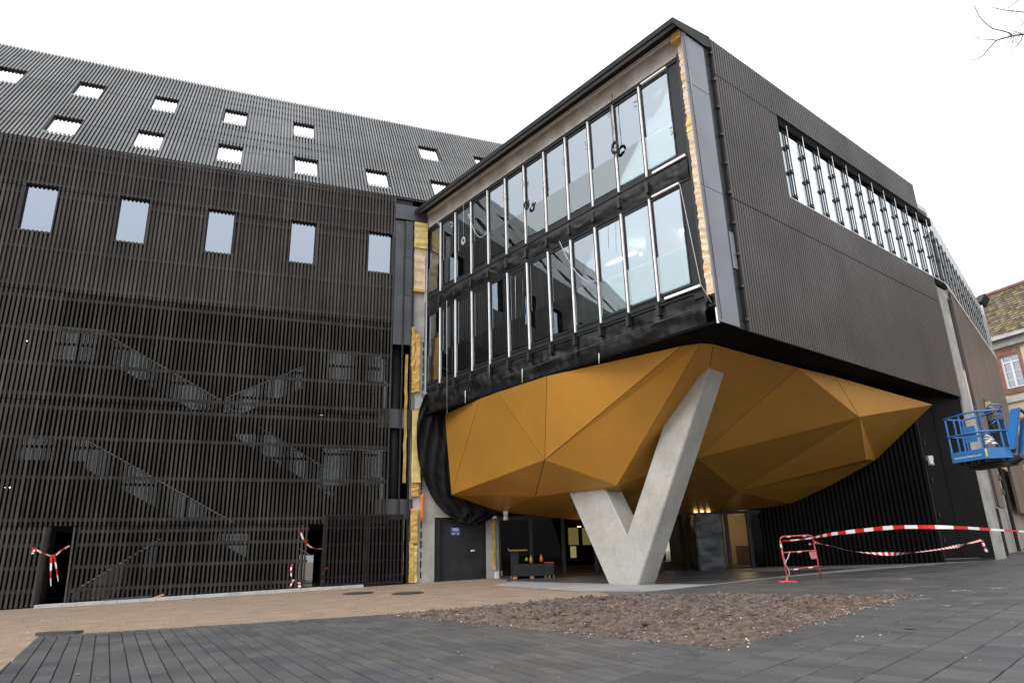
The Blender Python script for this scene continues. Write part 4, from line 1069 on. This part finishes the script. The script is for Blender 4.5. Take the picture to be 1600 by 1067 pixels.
# ------------------------------------------------------------------ barrier, tapes
def tape(name, pts, w, label, stripe=.25, twist=0.0, cat='tape', smooth_n=14, wdir=Z, env=None):
    P_ = []
    pts = [Vector(p) for p in pts]
    for i in range(len(pts) - 1):        # catmull rom
        p0, p1, p2, p3 = pts[max(i - 1, 0)], pts[i], pts[i + 1], pts[min(i + 2, len(pts) - 1)]
        for k in range(smooth_n):
            t = k / smooth_n; P_.append(.5 * ((2 * p1) + (p2 - p0) * t + (2 * p0 - 5 * p1 + 4 * p2 - p3) * t * t + (3 * p1 - p0 - 3 * p2 + p3) * t ** 3))
    P_.append(pts[-1])
    mb = MB(); run = 0
    Ls = [0]
    for i in range(len(P_) - 1): Ls.append(Ls[-1] + (P_[i + 1] - P_[i]).length)
    tot = Ls[-1]; nst = max(4, int(tot / stripe)) ; N = nst * 3
    def at(l):
        l = max(0, min(tot, l))
        for i in range(len(Ls) - 1):
            if Ls[i + 1] >= l: 
                f_ = (l - Ls[i]) / max(1e-6, Ls[i + 1] - Ls[i]); return P_[i].lerp(P_[i + 1], f_)
        return P_[-1]
    def wv(l, d):
        a = twist * l + .5 * math.sin(l * 1.7) * (1 if twist else 0); side = d.cross(wdir).normalized() if d.cross(wdir).length > 1e-4 else Vector((1, 0, 0))
        return (wdir * math.cos(a) + side * math.sin(a)) * w / 2 * (env(l / tot) if env else 1)
    for k in range(N):
        l0, l1 = tot * k / N, tot * (k + 1) / N; a, b = at(l0), at(l1); d = (b - a)
        if d.length < 1e-6: continue
        d.normalize(); sh = stripe * .25
        mb.poly([a - wv(l0, d), b - wv(l1, d), b + wv(l1, d) + d * 0, a + wv(l0, d)], (k // 3) % 2)
    return build(mb, name, [M_red, M_tapew], label=label, cat=cat)
bf = at_ground(1230, 910.5); bf2 = at_ground(1283, 905)
bu = (bf2 - bf); bu.z = 0; bl_ = bu.length; bu.normalize(); bn = Vector((bu.y, -bu.x, 0))
bz = Vector((-.012, 0, 1))
BAR = thing('barrier', bf, 'faded red tubular site barrier tied with tape at the paving edge', 'barrier')
BFr = Fr(bf, bu, Z, bn)
def bp(x, y): s_, t = BFr.px(x, y); return BFr.p(s_, t, 0)
mb = MB()
mb.tube([bp(1230, 905), bp(1224, 870), bp(1219, 845), bp(1219.5, 840), bp(1223, 838), bp(1262, 836), bp(1268, 837), bp(1270, 841), bp(1276, 868), bp(1283, 904)], .022, 8); build(mb, 'tube_frame', M_barr, BAR, smooth=True)
for (x0, y0, x1, y1) in ((1225, 863, 1273, 859.5), (1231, 890, 1279, 884)):
    mb = MB(); mb.tube([bp(x0, y0), bp(x1, y1)], .018, 8); build(mb, 'crossbar', M_barr, BAR)
for (x0, y0, x1, y1) in ((1229, 838.3, 1234, 838), (1254, 837, 1259, 836.8), (1246, 862, 1251, 861.6), (1240, 889.6, 1246, 889), (1263, 886.6, 1269, 886), (1220, 850, 1221, 855)):
    mb = MB(); mb.tube([bp(x0, y0), bp(x1, y1)], .026, 8); build(mb, 'reflective_band', M_tapew, BAR)
mb = MB(); mb.poly([bp(1263, 862) + bn * .02, bp(1273, 860.5) + bn * .02, bp(1276, 872) + bn * .02, bp(1267, 873) + bn * .02, bp(1265, 869) + bn * .02]); build(mb, 'plate', mat('pink plate', (.62, .22, .26), .5), BAR)
mb = MB(); mb.tube([bf + bn * .35 + bu * .0 + Z * .03, bf + bn * .0 + Z * .04, bf - bn * .3 + Z * .03], .022, 8); mb.tube([bf - bu * .25 + Z * .03, bf + bu * .3 + Z * .03], .022, 8); mb.tube([bf + Z * .02, bp(1229.5, 897)], .03, 8); build(mb, 'foot', M_barr, BAR)
def dp(x, y, dep): return at_depth(x, y, dep)
D0 = math.hypot(bf.x, bf.y)
tape('barrier_tape', [bp(1222, 845), bp(1250, 842.5), bp(1268, 840) - bn * .0, dp(1300, 834, D0 - .8), dp(1350, 828, D0 - 2), dp(1400, 823.5, D0 - 3), dp(1450, 823, D0 - 3.6), dp(1500, 824, D0 - 3.4), dp(1550, 827, D0 - 2.6), dp(1600, 830, D0 - 2), dp(1640, 832, D0 - 1.6)], .088, 'upper taut red and white tape running from the barrier to the right', .36, 0, env=lambda q: .25 + .75 * max(0, math.sin(PI * min(1, q))) + .06 * math.sin(q * 47))
tape('barrier_tape', [bp(1271, 846), dp(1300, 853, D0), dp(1340, 862, D0 + 1), dp(1400, 865, D0 + 2), dp(1460, 859, D0 + 3.5), dp(1500, 852, D0 + 5), dp(1534, 843.5, 29.5)], .09, 'lower sagging red and white tape from the barrier to the panel wall', .11, .9)
tape('barrier_tape', [dp(1534, 843.5, 29.45), dp(1537, 851, 29.4), dp(1542, 862, 29.4)], .08, 'short loose tape end hanging on the black panel wall', .2, .5, wdir=Vector((1, 0, 0)))
tape('barrier_tape', [bp(1271, 845), bp(1268, 850), bp(1264, 849)], .06, 'knotted tape tail at the barrier corner', .15, 0, wdir=Vector((.5, 0, .8)))
tape('barrier_tape', [bp(1221, 848), bp(1222, 862), bp(1224, 872), bp(1228, 880)], .07, 'pale tape wound down the left leg of the barrier', .12, 2)
mb = MB(); mb.tube([bp(1232, 862) + bn * .04, bp(1228, 870) + bn * .08, bp(1225, 880) + bn * .03, bp(1230, 890) + bn * .06, bp(1232, 898) + bn * .03], .012, 5); build(mb, 'loose_string', M_cable, label='pale string tangled on the left leg of the barrier', cat='string')
lf = lambda x, y, d=.06: LF.w(x, y, d)
tape('barrier_tape', [lf(50, 857), lf(54, 857), lf(65, 863), lf(80, 868.5)], .07, 'left half of the tape across the left doorway', .2, .6)
tape('barrier_tape', [lf(80, 868.5), lf(88, 866), lf(98, 858), lf(109, 852.5)], .08, 'right half of the tape across the left doorway', .2, .6)
X1 = Vector((1, 0, 0))
tape('barrier_tape', [lf(80, 868), lf(79.5, 885), lf(79, 900), lf(79.5, 915)], .085, 'longer tape tail hanging in the left doorway', .2, .2, wdir=X1)
tape('barrier_tape', [lf(84, 868), lf(87, 882), lf(89, 895), lf(91, 908)], .08, 'shorter slanting tape tail hanging in the left doorway', .18, .2, wdir=X1)
tape('barrier_tape', [lf(54, 857), lf(52.5, 861), lf(50.5, 865)], .08, 'tiny tape end left of the left doorway', .14, 0, wdir=X1)
tape('barrier_tape', [lf(463, 836), lf(469, 831), lf(473, 840), lf(480, 850), lf(491, 856.5), lf(508, 857)], .085, 'sagging tape across the doorway beside the gate', .2, .3, wdir=Vector((.6, 0, .8)))
tape('barrier_tape', [lf(456, 881), lf(454.5, 890), lf(455, 900)], .06, 'thin tape strip on the slats left of the middle doorway', .2, .3, wdir=X1)
tape('barrier_tape', [lf(463, 909), lf(467, 910), lf(468, 917)], .11, 'crumpled tape heap at the foot of the middle doorway', .15, .5, wdir=X1)
tape('barrier_tape', [lf(512, 886), lf(507, 890), lf(505, 900), lf(502, 914)], .10, 'tape tail hanging low on the gate edge', .16, .4, wdir=X1)
tape('barrier_tape', [lf(453, 917), lf(455, 912), lf(459, 905)], .06, 'small tape scrap on the slats near the kerb', .1, .4, wdir=X1)
# cables on the glazing
def cable(pts, r, m, lb, nm='cable'):
    mb = MB(); mb.tube(pts, r, 5); return build(mb, nm, m, smooth=True, label=lb, cat='cable')
af = lambda x, y, d=.06: AF.w(x, y, d)
def sag(p, q, n=14, dz=.4):
    return [p.lerp(q, k / n) - Z * dz * 4 * (k / n) * (1 - k / n) for k in range(n + 1)]
cable(sag(af(733, 337), af(760, 362), dz=.55), .012, M_cable, 'pale cable looping across the upper glazing at the left')
cable(sag(af(874, 377), af(935, 437), dz=.55), .012, M_cable, 'pale cable looping across the lower glazing at the right')
cable([af(724, 318), af(724, 370)], .008, M_cable, 'thin pale cord holding the small coil')
cable([af(805, 432), af(806, 498)], .008, M_cable, 'thin cord hanging at the middle of the lower glazing')
cable([af(698, 470), af(698.5, 646)], .010, M_cable, 'long thin wire hanging down to the left canopy corner')
cable([af(764.5, 560), af(764.5, 590)], .010, M_cable, 'short wire hanging below the third lower pane')
for x, y0, y1, lb in ((816, 576, 598, 'short suspension wire above the canopy near its middle'), (936, 552, 568, 'short suspension wire above the large golden panel'), (727, 610, 630, 'short suspension wire at the canopy left end')):
    a = AF.px(x, y1, -.3)[1]; cable([AF.w(x, y0, .14), AF.w(x, y1, .14)], .012, M_silver, lb)
cable([af(1062, 288), af(1095, 445), af(1112, 473)], .009, M_cable, 'pale cord slanting down the glazed corner to the strip')
cable([af(950, 345), af(951, 388)], .006, M_cabled, 'fine black cord in front of a lower pane')
def coil(c, r, m, lb):
    mb = MB()
    for k in range(6):
        a0 = rnd(0, 6); rr = r * rnd(.75, 1.05); o = Vector((0, 0, rnd(-.04, .04)))
        mb.tube([c + o + uA * math.cos(t) * rr * .8 + Z * math.sin(t) * rr - uB * (rnd(-.02, .02)) for t in [a0 + j * 2 * PI / 14 for j in range(15)]], .016, 5)
    return build(mb, 'cable_coil', m, smooth=True, label=lb, cat='cable coil')
coil(af(961, 231), .19, M_cabled, 'black cable coil hanging on the upper glazing, rightmost')
coil(af(823, 320), .17, M_cabled, 'black cable coil hanging near the middle of the upper glazing')
coil(af(724, 376), .15, M_cable, 'pale cable coil hanging from a cord at the left of the glazing')
cable([af(957, 148), af(955, 165), af(958, 200), af(960, 225)], .014, M_cabled, 'black cable above the rightmost coil')
for i, (x, y) in enumerate(((685, 350), (706.5, 351), (733, 336), (786, 306), (816, 285), (848, 290), (847, 289), (880, 252), (915, 228), (952, 180), (993, 163), (1049, 205))):
    if i == 6: continue
    lb = ['frayed white rag tied at the first bright strip', 'frayed white rag tied at the second bright strip', 'white knot holding the looping cable at the third strip', 'white clamp on the fifth bright strip', 'white clamp on the sixth bright strip', 'pale frayed knot on the seventh strip', '', 'pale clamp on the eighth strip', 'pale clamp on the ninth strip', 'pale clamp on the tenth strip', 'pale clamp on the eleventh strip', 'pale knot at the right end of the upper glazing'][i]
    mb = MB(); c = af(x, y, .02)
    for k in range(7): rock(mb, c + Vector((rnd(-.04, .04), rnd(-.02, .02), rnd(-.13, .13))), .045)
    build(mb, 'rag', M_tapew, label=lb, cat='rag')

# ------------------------------------------------------------------ boom lift
zb = 3.62
p1, p2, p3 = at_z(1489, 722, zb), at_z(1541, 712, zb), at_z(1561, 722, zb)
ctr = at_depth(1518, 722, 24.5)
zb = ctr.z
p1, p2 = at_depth(1489, 724, 24.6), at_depth(1541, 716, 23.9)
e1 = (p2 - p1); e1.z = 0; wl = e1.length; e1.normalize(); e2 = Vector((-e1.y, e1.x, 0))
if e2.y < 0: e2 = -e2
zb = (p1.z + p2.z) / 2; p1.z = zb
BK = Fr(Vector((p1.x, p1.y, zb)), e1, Z, -e2)
dpt = .72
LI = thing('boom_lift', BK.p(wl / 2, 0, -dpt / 2), 'blue boom lift with its railed basket raised beside the brown wall', 'lift')
mb = MB(); BK.box(mb, 0, wl, 0, .30, -.03, 0); BK.box(mb, 0, wl, 0, .30, -dpt, -dpt + .03); BK.box(mb, 0, .03, 0, .30, -dpt + .03, -.03)
# chamfered right front corner
BK.box(mb, wl - .03, wl, 0, .30, -dpt + .03, -.03)
mb.poly([BK.p(wl, 0, 0), BK.p(wl + .25, 0, -.45), BK.p(wl + .25, .3, -.45), BK.p(wl, .3, 0)]); mb.poly([BK.p(wl + .25, 0, -.45), BK.p(wl + .25, 0, -dpt), BK.p(wl + .25, .3, -dpt), BK.p(wl + .25, .3, -.45)])
bkt = build(mb, 'basket', M_lift, LI)
mb = MB(); BK.box(mb, .02, wl - .02, .02, .06, -dpt + .03, -.04)
for k in range(5): BK.box(mb, .1 + k * (wl - .2) / 4, .16 + k * (wl - .2) / 4, -.08, .0, -dpt + .05, -.05)
build(mb, 'floor', M_liftd, bkt)
H1, H2 = 1.32, .78
r_ = .028
mb = MB()
loop = [(0, 0), (wl * .62, 0), (wl, 0), (wl + .25, -.45), (wl + .25, -dpt), (0, -dpt), (0, 0)]
for h in (H1, H2):
    mb.tube([BK.p(a, h + (.05 if h == H1 and a > .5 * wl else 0), d) for a, d in loop], r_, 8)
build(mb, 'rail_loop', M_lift, bkt, smooth=True)
for a, d in ((0.03, -.02), (wl * .45, -.02), (wl * .96, -.02), (wl + .24, -.47), (wl + .24, -dpt + .02), (wl * .6, -dpt + .02), (.03, -dpt + .02), (.02, -dpt * .5)):
    mb = MB(); mb.tube([BK.p(a, .3, d), BK.p(a, H1 + .02, d)], .026, 8); build(mb, 'post', M_lift, bkt)
obox('plate', BK, (wl * .50, wl * .86, .52, .98, -.03, -.015), bkt, M_lift)
mb = MB(); mb.tube([BK.p(wl * .9, H1 + .02, -.5), BK.p(wl * .92, H1 + .14, -.5), BK.p(wl + .08, H1 + .26, -.55), BK.p(wl + .36, H1 + .18, -.6), BK.p(wl + .24, H1 + .0, -.6)], r_, 8); build(mb, 'guard_bar', M_lift, bkt, smooth=True)
mb = MB(); mb.tube([BK.p(wl * 1.1, .3, -.5), BK.p(wl * .93, .6, -.5), BK.p(wl * .95, .98, -.5), BK.p(wl + .18, 1.08, -.5)], r_, 8); build(mb, 'guard_bar', M_lift, bkt, smooth=True)
mb = MB(); BK.box(mb, wl - .02, wl + .28, H1 - .22, H1 - .08, -.66, -.45); build(mb, 'control_box', M_rubber, bkt)
mb = MB(); BK.box(mb, wl + .08, wl + .24, .1, H1 - .24, -.66, -.5); build(mb, 'hose_bundle', M_liftd, bkt)
mb = MB(); BK.box(mb, wl * .1, wl + .3, -.22, -.09, -.8, -.45); mb.tube([BK.p(wl * .3, -.16, -.6), BK.p(wl + .35, -.12, -.6), BK.p(wl + .6, .0, -.6)], .09, 10); build(mb, 'support_arm', M_liftd, LI)
# vertical boom sections at the frame edge
def dq(x, y, dep): return at_depth(x, y, dep)
bt, bb = dq(1586.5, 638, 24.3), dq(1580, 702, 24.3)
ux = e1
def barx(a, b, w, d, m, nm):
    mb = MB(); mb.hexa([a + ux * sx * w + e2 * sy * d for sx, sy in ((-1, -1), (1, -1), (1, 1), (-1, 1))] + [b + ux * sx * w + e2 * sy * d for sx, sy in ((-1, -1), (1, -1), (1, 1), (-1, 1))]); return build(mb, nm, m, LI)
barx(bb, bt, .12, .045, M_lift, 'boom_section')
barx(dq(1594, 718, 24.6), dq(1599, 655, 24.6), .06, .04, M_lift, 'boom_section')
barx(dq(1578, 708, 24.4), dq(1580, 699, 24.4), .13, .06, M_liftd, 'boom_knuckle')
mb = MB(); mb.tube([dq(1594, 640, 24.5), dq(1599, 643, 24.5), dq(1603, 652, 24.5), dq(1604, 665, 24.5)], .05, 8); build(mb, 'hose', M_liftd, LI)
mb = MB(); mb.tube([dq(1572, 720, 24.5), dq(1580, 712, 24.5), dq(1589, 716, 24.5), dq(1596, 718, 24.5)], .10, 8); build(mb, 'boom_knuckle', M_liftd, LI)
base = at_ground(1720, 885); 
barx(Vector((base.x + .5, base.y, 1.6)), dq(1650, 668, 24.6), .14, .14, M_lift, 'boom_section')
mb = MB(); f = Fr(Vector((base.x, base.y, gz(base.x, base.y))), e1, Z, -e2)
f.box(mb, -.6, 2.4, .5, 1.5, -1, .6); build(mb, 'chassis', M_lift, LI)
for a in (-.3, 2.0):
    for d in (-1.1, .6): mb = MB(); mb.disc(f.p(a, .45, d), -e2, .45, .3, 18); build(mb, 'wheel', M_liftd, LI)
# lettering on the basket
def text(body, size, fr, s0, t0, d, m, par, nm='lettering'):
    cu = bpy.data.curves.new('text', 'FONT'); cu.body = body; cu.size = size; cu.extrude = .002
    to = bpy.data.objects.new('tmp', cu); COL.objects.link(to)
    bpy.context.view_layer.update()
    me = bpy.data.meshes.new_from_object(to.evaluated_get(bpy.context.evaluated_depsgraph_get()))
    bpy.data.objects.remove(to)
    W = max(v.co.x for v in me.vertices)
    o0 = fr.p(s0, t0, d)
    for v in me.vertices: v.co = fr.u * v.co.x + fr.v * v.co.y + fr.n * v.co.z
    me.materials.clear(); me.materials.append(m)
    return link(nm, me, o0, par), W
text('www.acces-industrie.com', wl * .078, BK, wl * .08, .10, .006, M_white, bkt)
mb = MB(); BK.box(mb, wl + .02, wl + .08, .05, .27, -.0, .01); build(mb, 'warning_label', mat('yellow label', (.7, .6, .05), .5), bkt)
mb = MB(); c = BK.p(wl * .98, .52, -.3)
for k in range(12): rock(mb, c + Vector((rnd(-.08, .08), rnd(-.05, .05), rnd(-.14, .14))), .09)
build(mb, 'rag', M_tapew, label='crumpled white rag hanging in the lift basket', cat='rag')

# ------------------------------------------------------------------ old building at the right
uo = az(158); Oc = at_depth(1551, 545, 56); Oc.z = 0
uo = az(159)
OF = Fr(Oc, uo, Z, Vector((uo.y, -uo.x, 0)))
if OF.n.dot(CAM - Oc) < 0: OF.n = -OF.n
OL = thing('old_building', OF.p(5, 0, -5), 'old cream rendered building with red stone window surrounds and mossy tiled roof', 'building')
ze = OF.px(1570, 528)[1]
obox('gutter', OF, (-8, 22, ze - .12, ze + .10, .1, .55), OL, M_gutter)
obox('cornice', OF, (-8, 22, ze - .65, ze - .14, .0, .28), OL, mat('grey cornice', (.28, .28, .27), .8))
# window
a, b = OF.px(1566, 610), OF.px(1589, 549)
w0, w1 = OF.px(1562, 560)[0], OF.px(1590, 552)[0]; wt0, wt1 = OF.px(1584, 606)[1], OF.px(1575, 554)[1]
zstr = OF.px(1590, 624)[1]
mb = MB(); OF.box(mb, -8, w0, -1, ze - .14, -.4, 0); OF.box(mb, w1, 22, -1, ze - .14, -.4, 0); OF.box(mb, w0, w1, -1, wt0, -.4, 0); OF.box(mb, w0, w1, wt1, ze - .14, -.4, 0); build(mb, 'wall', M_wall_old, OL)
obox('string_course', OF, (-8, 22, zstr - .12, zstr + .12, 0, .12), OL, M_kerb)
def old_window(w0, w1, t0, t1):
    sr = (w1 - w0) * .17
    mb = MB(); OF.box(mb, w0 - sr, w0, t0 - .35, t1 + .35, 0.004, .06); OF.box(mb, w1, w1 + sr, t0 - .35, t1 + .35, 0.004, .06); OF.box(mb, w0, w1, t1, t1 + .35, 0.004, .06); OF.box(mb, w0, w1, t0 - .35, t0, 0.004, .10)
    w = build(mb, 'window', M_redstone, OL)
    mb = MB(); f_ = .09; wm = (w0 + w1) / 2; tt = t0 + (t1 - t0) * .76
    OF.box(mb, w0, w0 + f_, t0, t1, -.2, -.1); OF.box(mb, w1 - f_, w1, t0, t1, -.2, -.1); OF.box(mb, w0 + f_, w1 - f_, t0, t0 + f_, -.2, -.1); OF.box(mb, w0 + f_, w1 - f_, t1 - f_, t1, -.2, -.1)
    OF.box(mb, wm - f_ * .8, wm + f_ * .8, t0 + f_, tt, -.2, -.09); OF.box(mb, w0 + f_, w1 - f_, tt, tt + f_, -.2, -.09); OF.box(mb, wm - .02, wm + .02, tt + f_, t1 - f_, -.19, -.12)
    for q in (.33, .66):
        t = t0 + (tt - t0) * q; OF.box(mb, w0 + f_, wm - f_, t - .02, t + .02, -.19, -.12); OF.box(mb, wm + f_, w1 - f_, t - .02, t + .02, -.19, -.12)
    build(mb, 'frame', M_white, w)
    mb = MB(); OF.box(mb, w0 + f_, w1 - f_, t0 + f_, t1 - f_, -.17, -.16); build(mb, 'pane', G_old, w)
    mb = MB(); OF.box(mb, w0, w1, t0, t1, -.8, -.7); build(mb, 'dark_backing', M_void, w)  # near-black sheet painted as the darkness inside the old window
old_window(w0, w1, wt0, wt1); old_window(w0 + 3.6, w1 + 3.6, wt0, wt1); old_window(w0 + 3.6, w1 + 3.6, wt0 - 4.6, wt1 - 4.6); old_window(w0, w1, wt0 - 4.6, wt1 - 4.6)
# roof tiles as real pieces
er = math.radians(48); rv = -OF.n * math.cos(er) + Z * math.sin(er)
OR = Fr(OF.p(0, ze + .1, .45), OF.u, rv, OF.u.cross(rv) if OF.u.cross(rv).z > 0 else rv.cross(OF.u))
tr_ = OR.px(1560, 456)[1]; tr_ = max(4, min(16, tr_))
obox('roof', OR, (-8, 22, 0, tr_, -.2, -.05), OL, M_ironlid)
mb = MB(); tw, th = .34, .30; j = 0
while j * th < tr_ - .1:
    s = -4 + (j % 2) * tw / 2
    while s < 12:
        t = j * th
        mb.poly([OR.p(s + .01, t + .05, .02 + rnd(0, .015)), OR.p(s + tw / 2, t - .05, .03), OR.p(s + tw - .01, t + .05, .02 + rnd(0, .015)), OR.p(s + tw - .01, t + th * 1.25, -.03), OR.p(s + .01, t + th * 1.25, -.03)])
        s += tw
    j += 1
build(mb, 'tile_rows', M_tile, OL, kind='stuff')
mb = MB(); mb.tube([OR.p(-8, tr_, .05), OR.p(22, tr_, .05)], .16, 8); build(mb, 'ridge', M_redstone, OL)
mb = MB(); OR.box(mb, OR.px(1536, 474)[0], OR.px(1544, 474)[0], OR.px(1540, 480)[1], OR.px(1540, 470)[1], 0, .6); build(mb, 'roof_hatch', M_frame, OL)

# ------------------------------------------------------------------ bare tree twigs at top right
random.seed(11)
TR = thing('bare_tree', Vector((11.5, 6.0, gz(11.5, 6))), 'bare winter tree whose twigs enter at the top right', 'tree')
mb = MB(); b0 = Vector((11.5, 6.0, gz(11.5, 6))); mb.tube([b0, b0 + Z * 3, b0 + Vector((.1, .1, 6)), b0 + Vector((-.3, .6, 9.5))], [.22, .17, .13, .07], 12); build(mb, 'trunk', M_bark, TR, smooth=True)
def tp(x, y): return at_depth(x, y, 9.5)
tw = MB()
def twig(pts, r0, r1):
    n_ = len(pts); tw.tube([tp(*p) + Vector((0, rnd(-.1, .1), 0)) * 0 for p in pts], [1.15 * (r0 + (r1 - r0) * k / (n_ - 1)) for k in range(n_)], 5)
    return pts
root_ = b0 + Vector((.1, .1, 6))
tw.tube([root_, tp(1660, 40), tp(1600, 54), tp(1582, 56.5)], [.05, .025, .011, .009], 6)
tw.tube([root_ + Z * .6, tp(1650, 14), tp(1600, 19.5)], [.04, .02, .006], 6)
tw.tube([root_ + Z * .9, tp(1640, -20), tp(1600, -8)], [.04, .02, .006], 6)
twig([(1582, 56.5), (1565, 61), (1557, 63.5), (1545, 76), (1537, 86.5), (1528, 92), (1519, 94.5), (1513, 93)], .009, .0025)
twig([(1557, 63.5), (1548, 62), (1530, 61.5), (1523, 56), (1520.5, 50)], .006, .002)
twig([(1582, 56.5), (1576, 51.5), (1564, 48), (1551, 45), (1540, 37), (1530, 26), (1523, 11), (1520, 0), (1520, -8)], .008, .003)
twig([(1600, 19.5), (1585, 18), (1566, 16), (1551, 12), (1543, 11)], .006, .0025)
twig([(1600, -8), (1590, 2), (1582, 8), (1574, 13.5)], .006, .003)
twig([(1598, 55), (1594, 66), (1589, 72), (1581, 77), (1579, 81)], .006, .002)
twig([(1581, 58), (1575, 67), (1570, 73), (1562, 75.5)], .004, .002)
twig([(1584, 58), (1582, 66), (1580, 76)], .004, .002)
twig([(1600, 37), (1590, 43), (1588, 50)], .004, .002); twig([(1595, 53), (1588, 50), (1580, 47), (1572, 44)], .004, .002); twig([(1600, 36), (1593, 30)], .003, .002)
for k in range(46):
    c = random.choice([(1582, 57), (1590, 65), (1575, 16), (1566, 16), (1545, 76), (1596, 60), (1588, 48), (1582, 14), (1592, 50)]); x, y = c[0] + rnd(-7, 9), c[1] + rnd(-5, 7); a_ = rnd(0, 6.28); L_ = rnd(3, 8)
    twig([(x, y), (x + math.cos(a_) * L_ * .5, y + math.sin(a_) * L_ * .5 + rnd(-1, 1)), (x + math.cos(a_) * L_, y + math.sin(a_) * L_)], .003, .0015)
build(tw, 'branch', M_bark, TR, smooth=True)
# more crown outside the picture so the tree is whole
cr = MB()
for k in range(70):
    z0 = rnd(4, 9); a_ = rnd(-2.0, 1.2); p = b0 + Vector((0, 0, z0)); pts = [p]; d = Vector((math.cos(a_), math.sin(a_), rnd(.3, 1.0)))
    if d.x < 0 and d.y > .2: continue
    for s_ in range(4): p = p + d * rnd(.4, .7); d += Vector((rnd(-.3, .3), rnd(-.3, .3), rnd(-.1, .3))); pts.append(p.copy())
    cr.tube(pts, [.03, .02, .014, .008, .004], 4)
build(cr, 'crown', M_bark, TR)
from collections import Counter
cc_ = Counter(o.get('category') for o in bpy.data.objects if o.parent is None and o.get('category'))
GN = {'tape': 'red and white barrier tapes', 'insulation': 'pieces of yellow insulation at the corner', 'cable': 'loose cables and cords on the glazing', 'rag': 'rags and clamps on the bright strips', 'cable coil': 'cable coils hanging on the glazing', 'leaf': 'dead leaves on the ground', 'crate': 'crates at the entrance', 'canister': 'canisters on the crate', 'manhole cover': 'manhole covers in the sand', 'camera': 'white security cameras', 'board': 'plywood boards in the lit rooms', 'doorway': 'dim glowing doorway panels in the hall', 'plank': 'scraps on the kerb', 'building': 'buildings', 'wall': 'walls under the overhang'}
for o in bpy.data.objects:
    c = o.get('category')
    if o.parent is None and c in GN and cc_[c] > 1 and not o.get('group') and c not in ('building', 'wall'): o['group'] = GN[c]
print('objects', len(bpy.data.objects), 'tris', sum(len(o.data.polygons) * 2 for o in bpy.data.objects if o.type == 'MESH'))
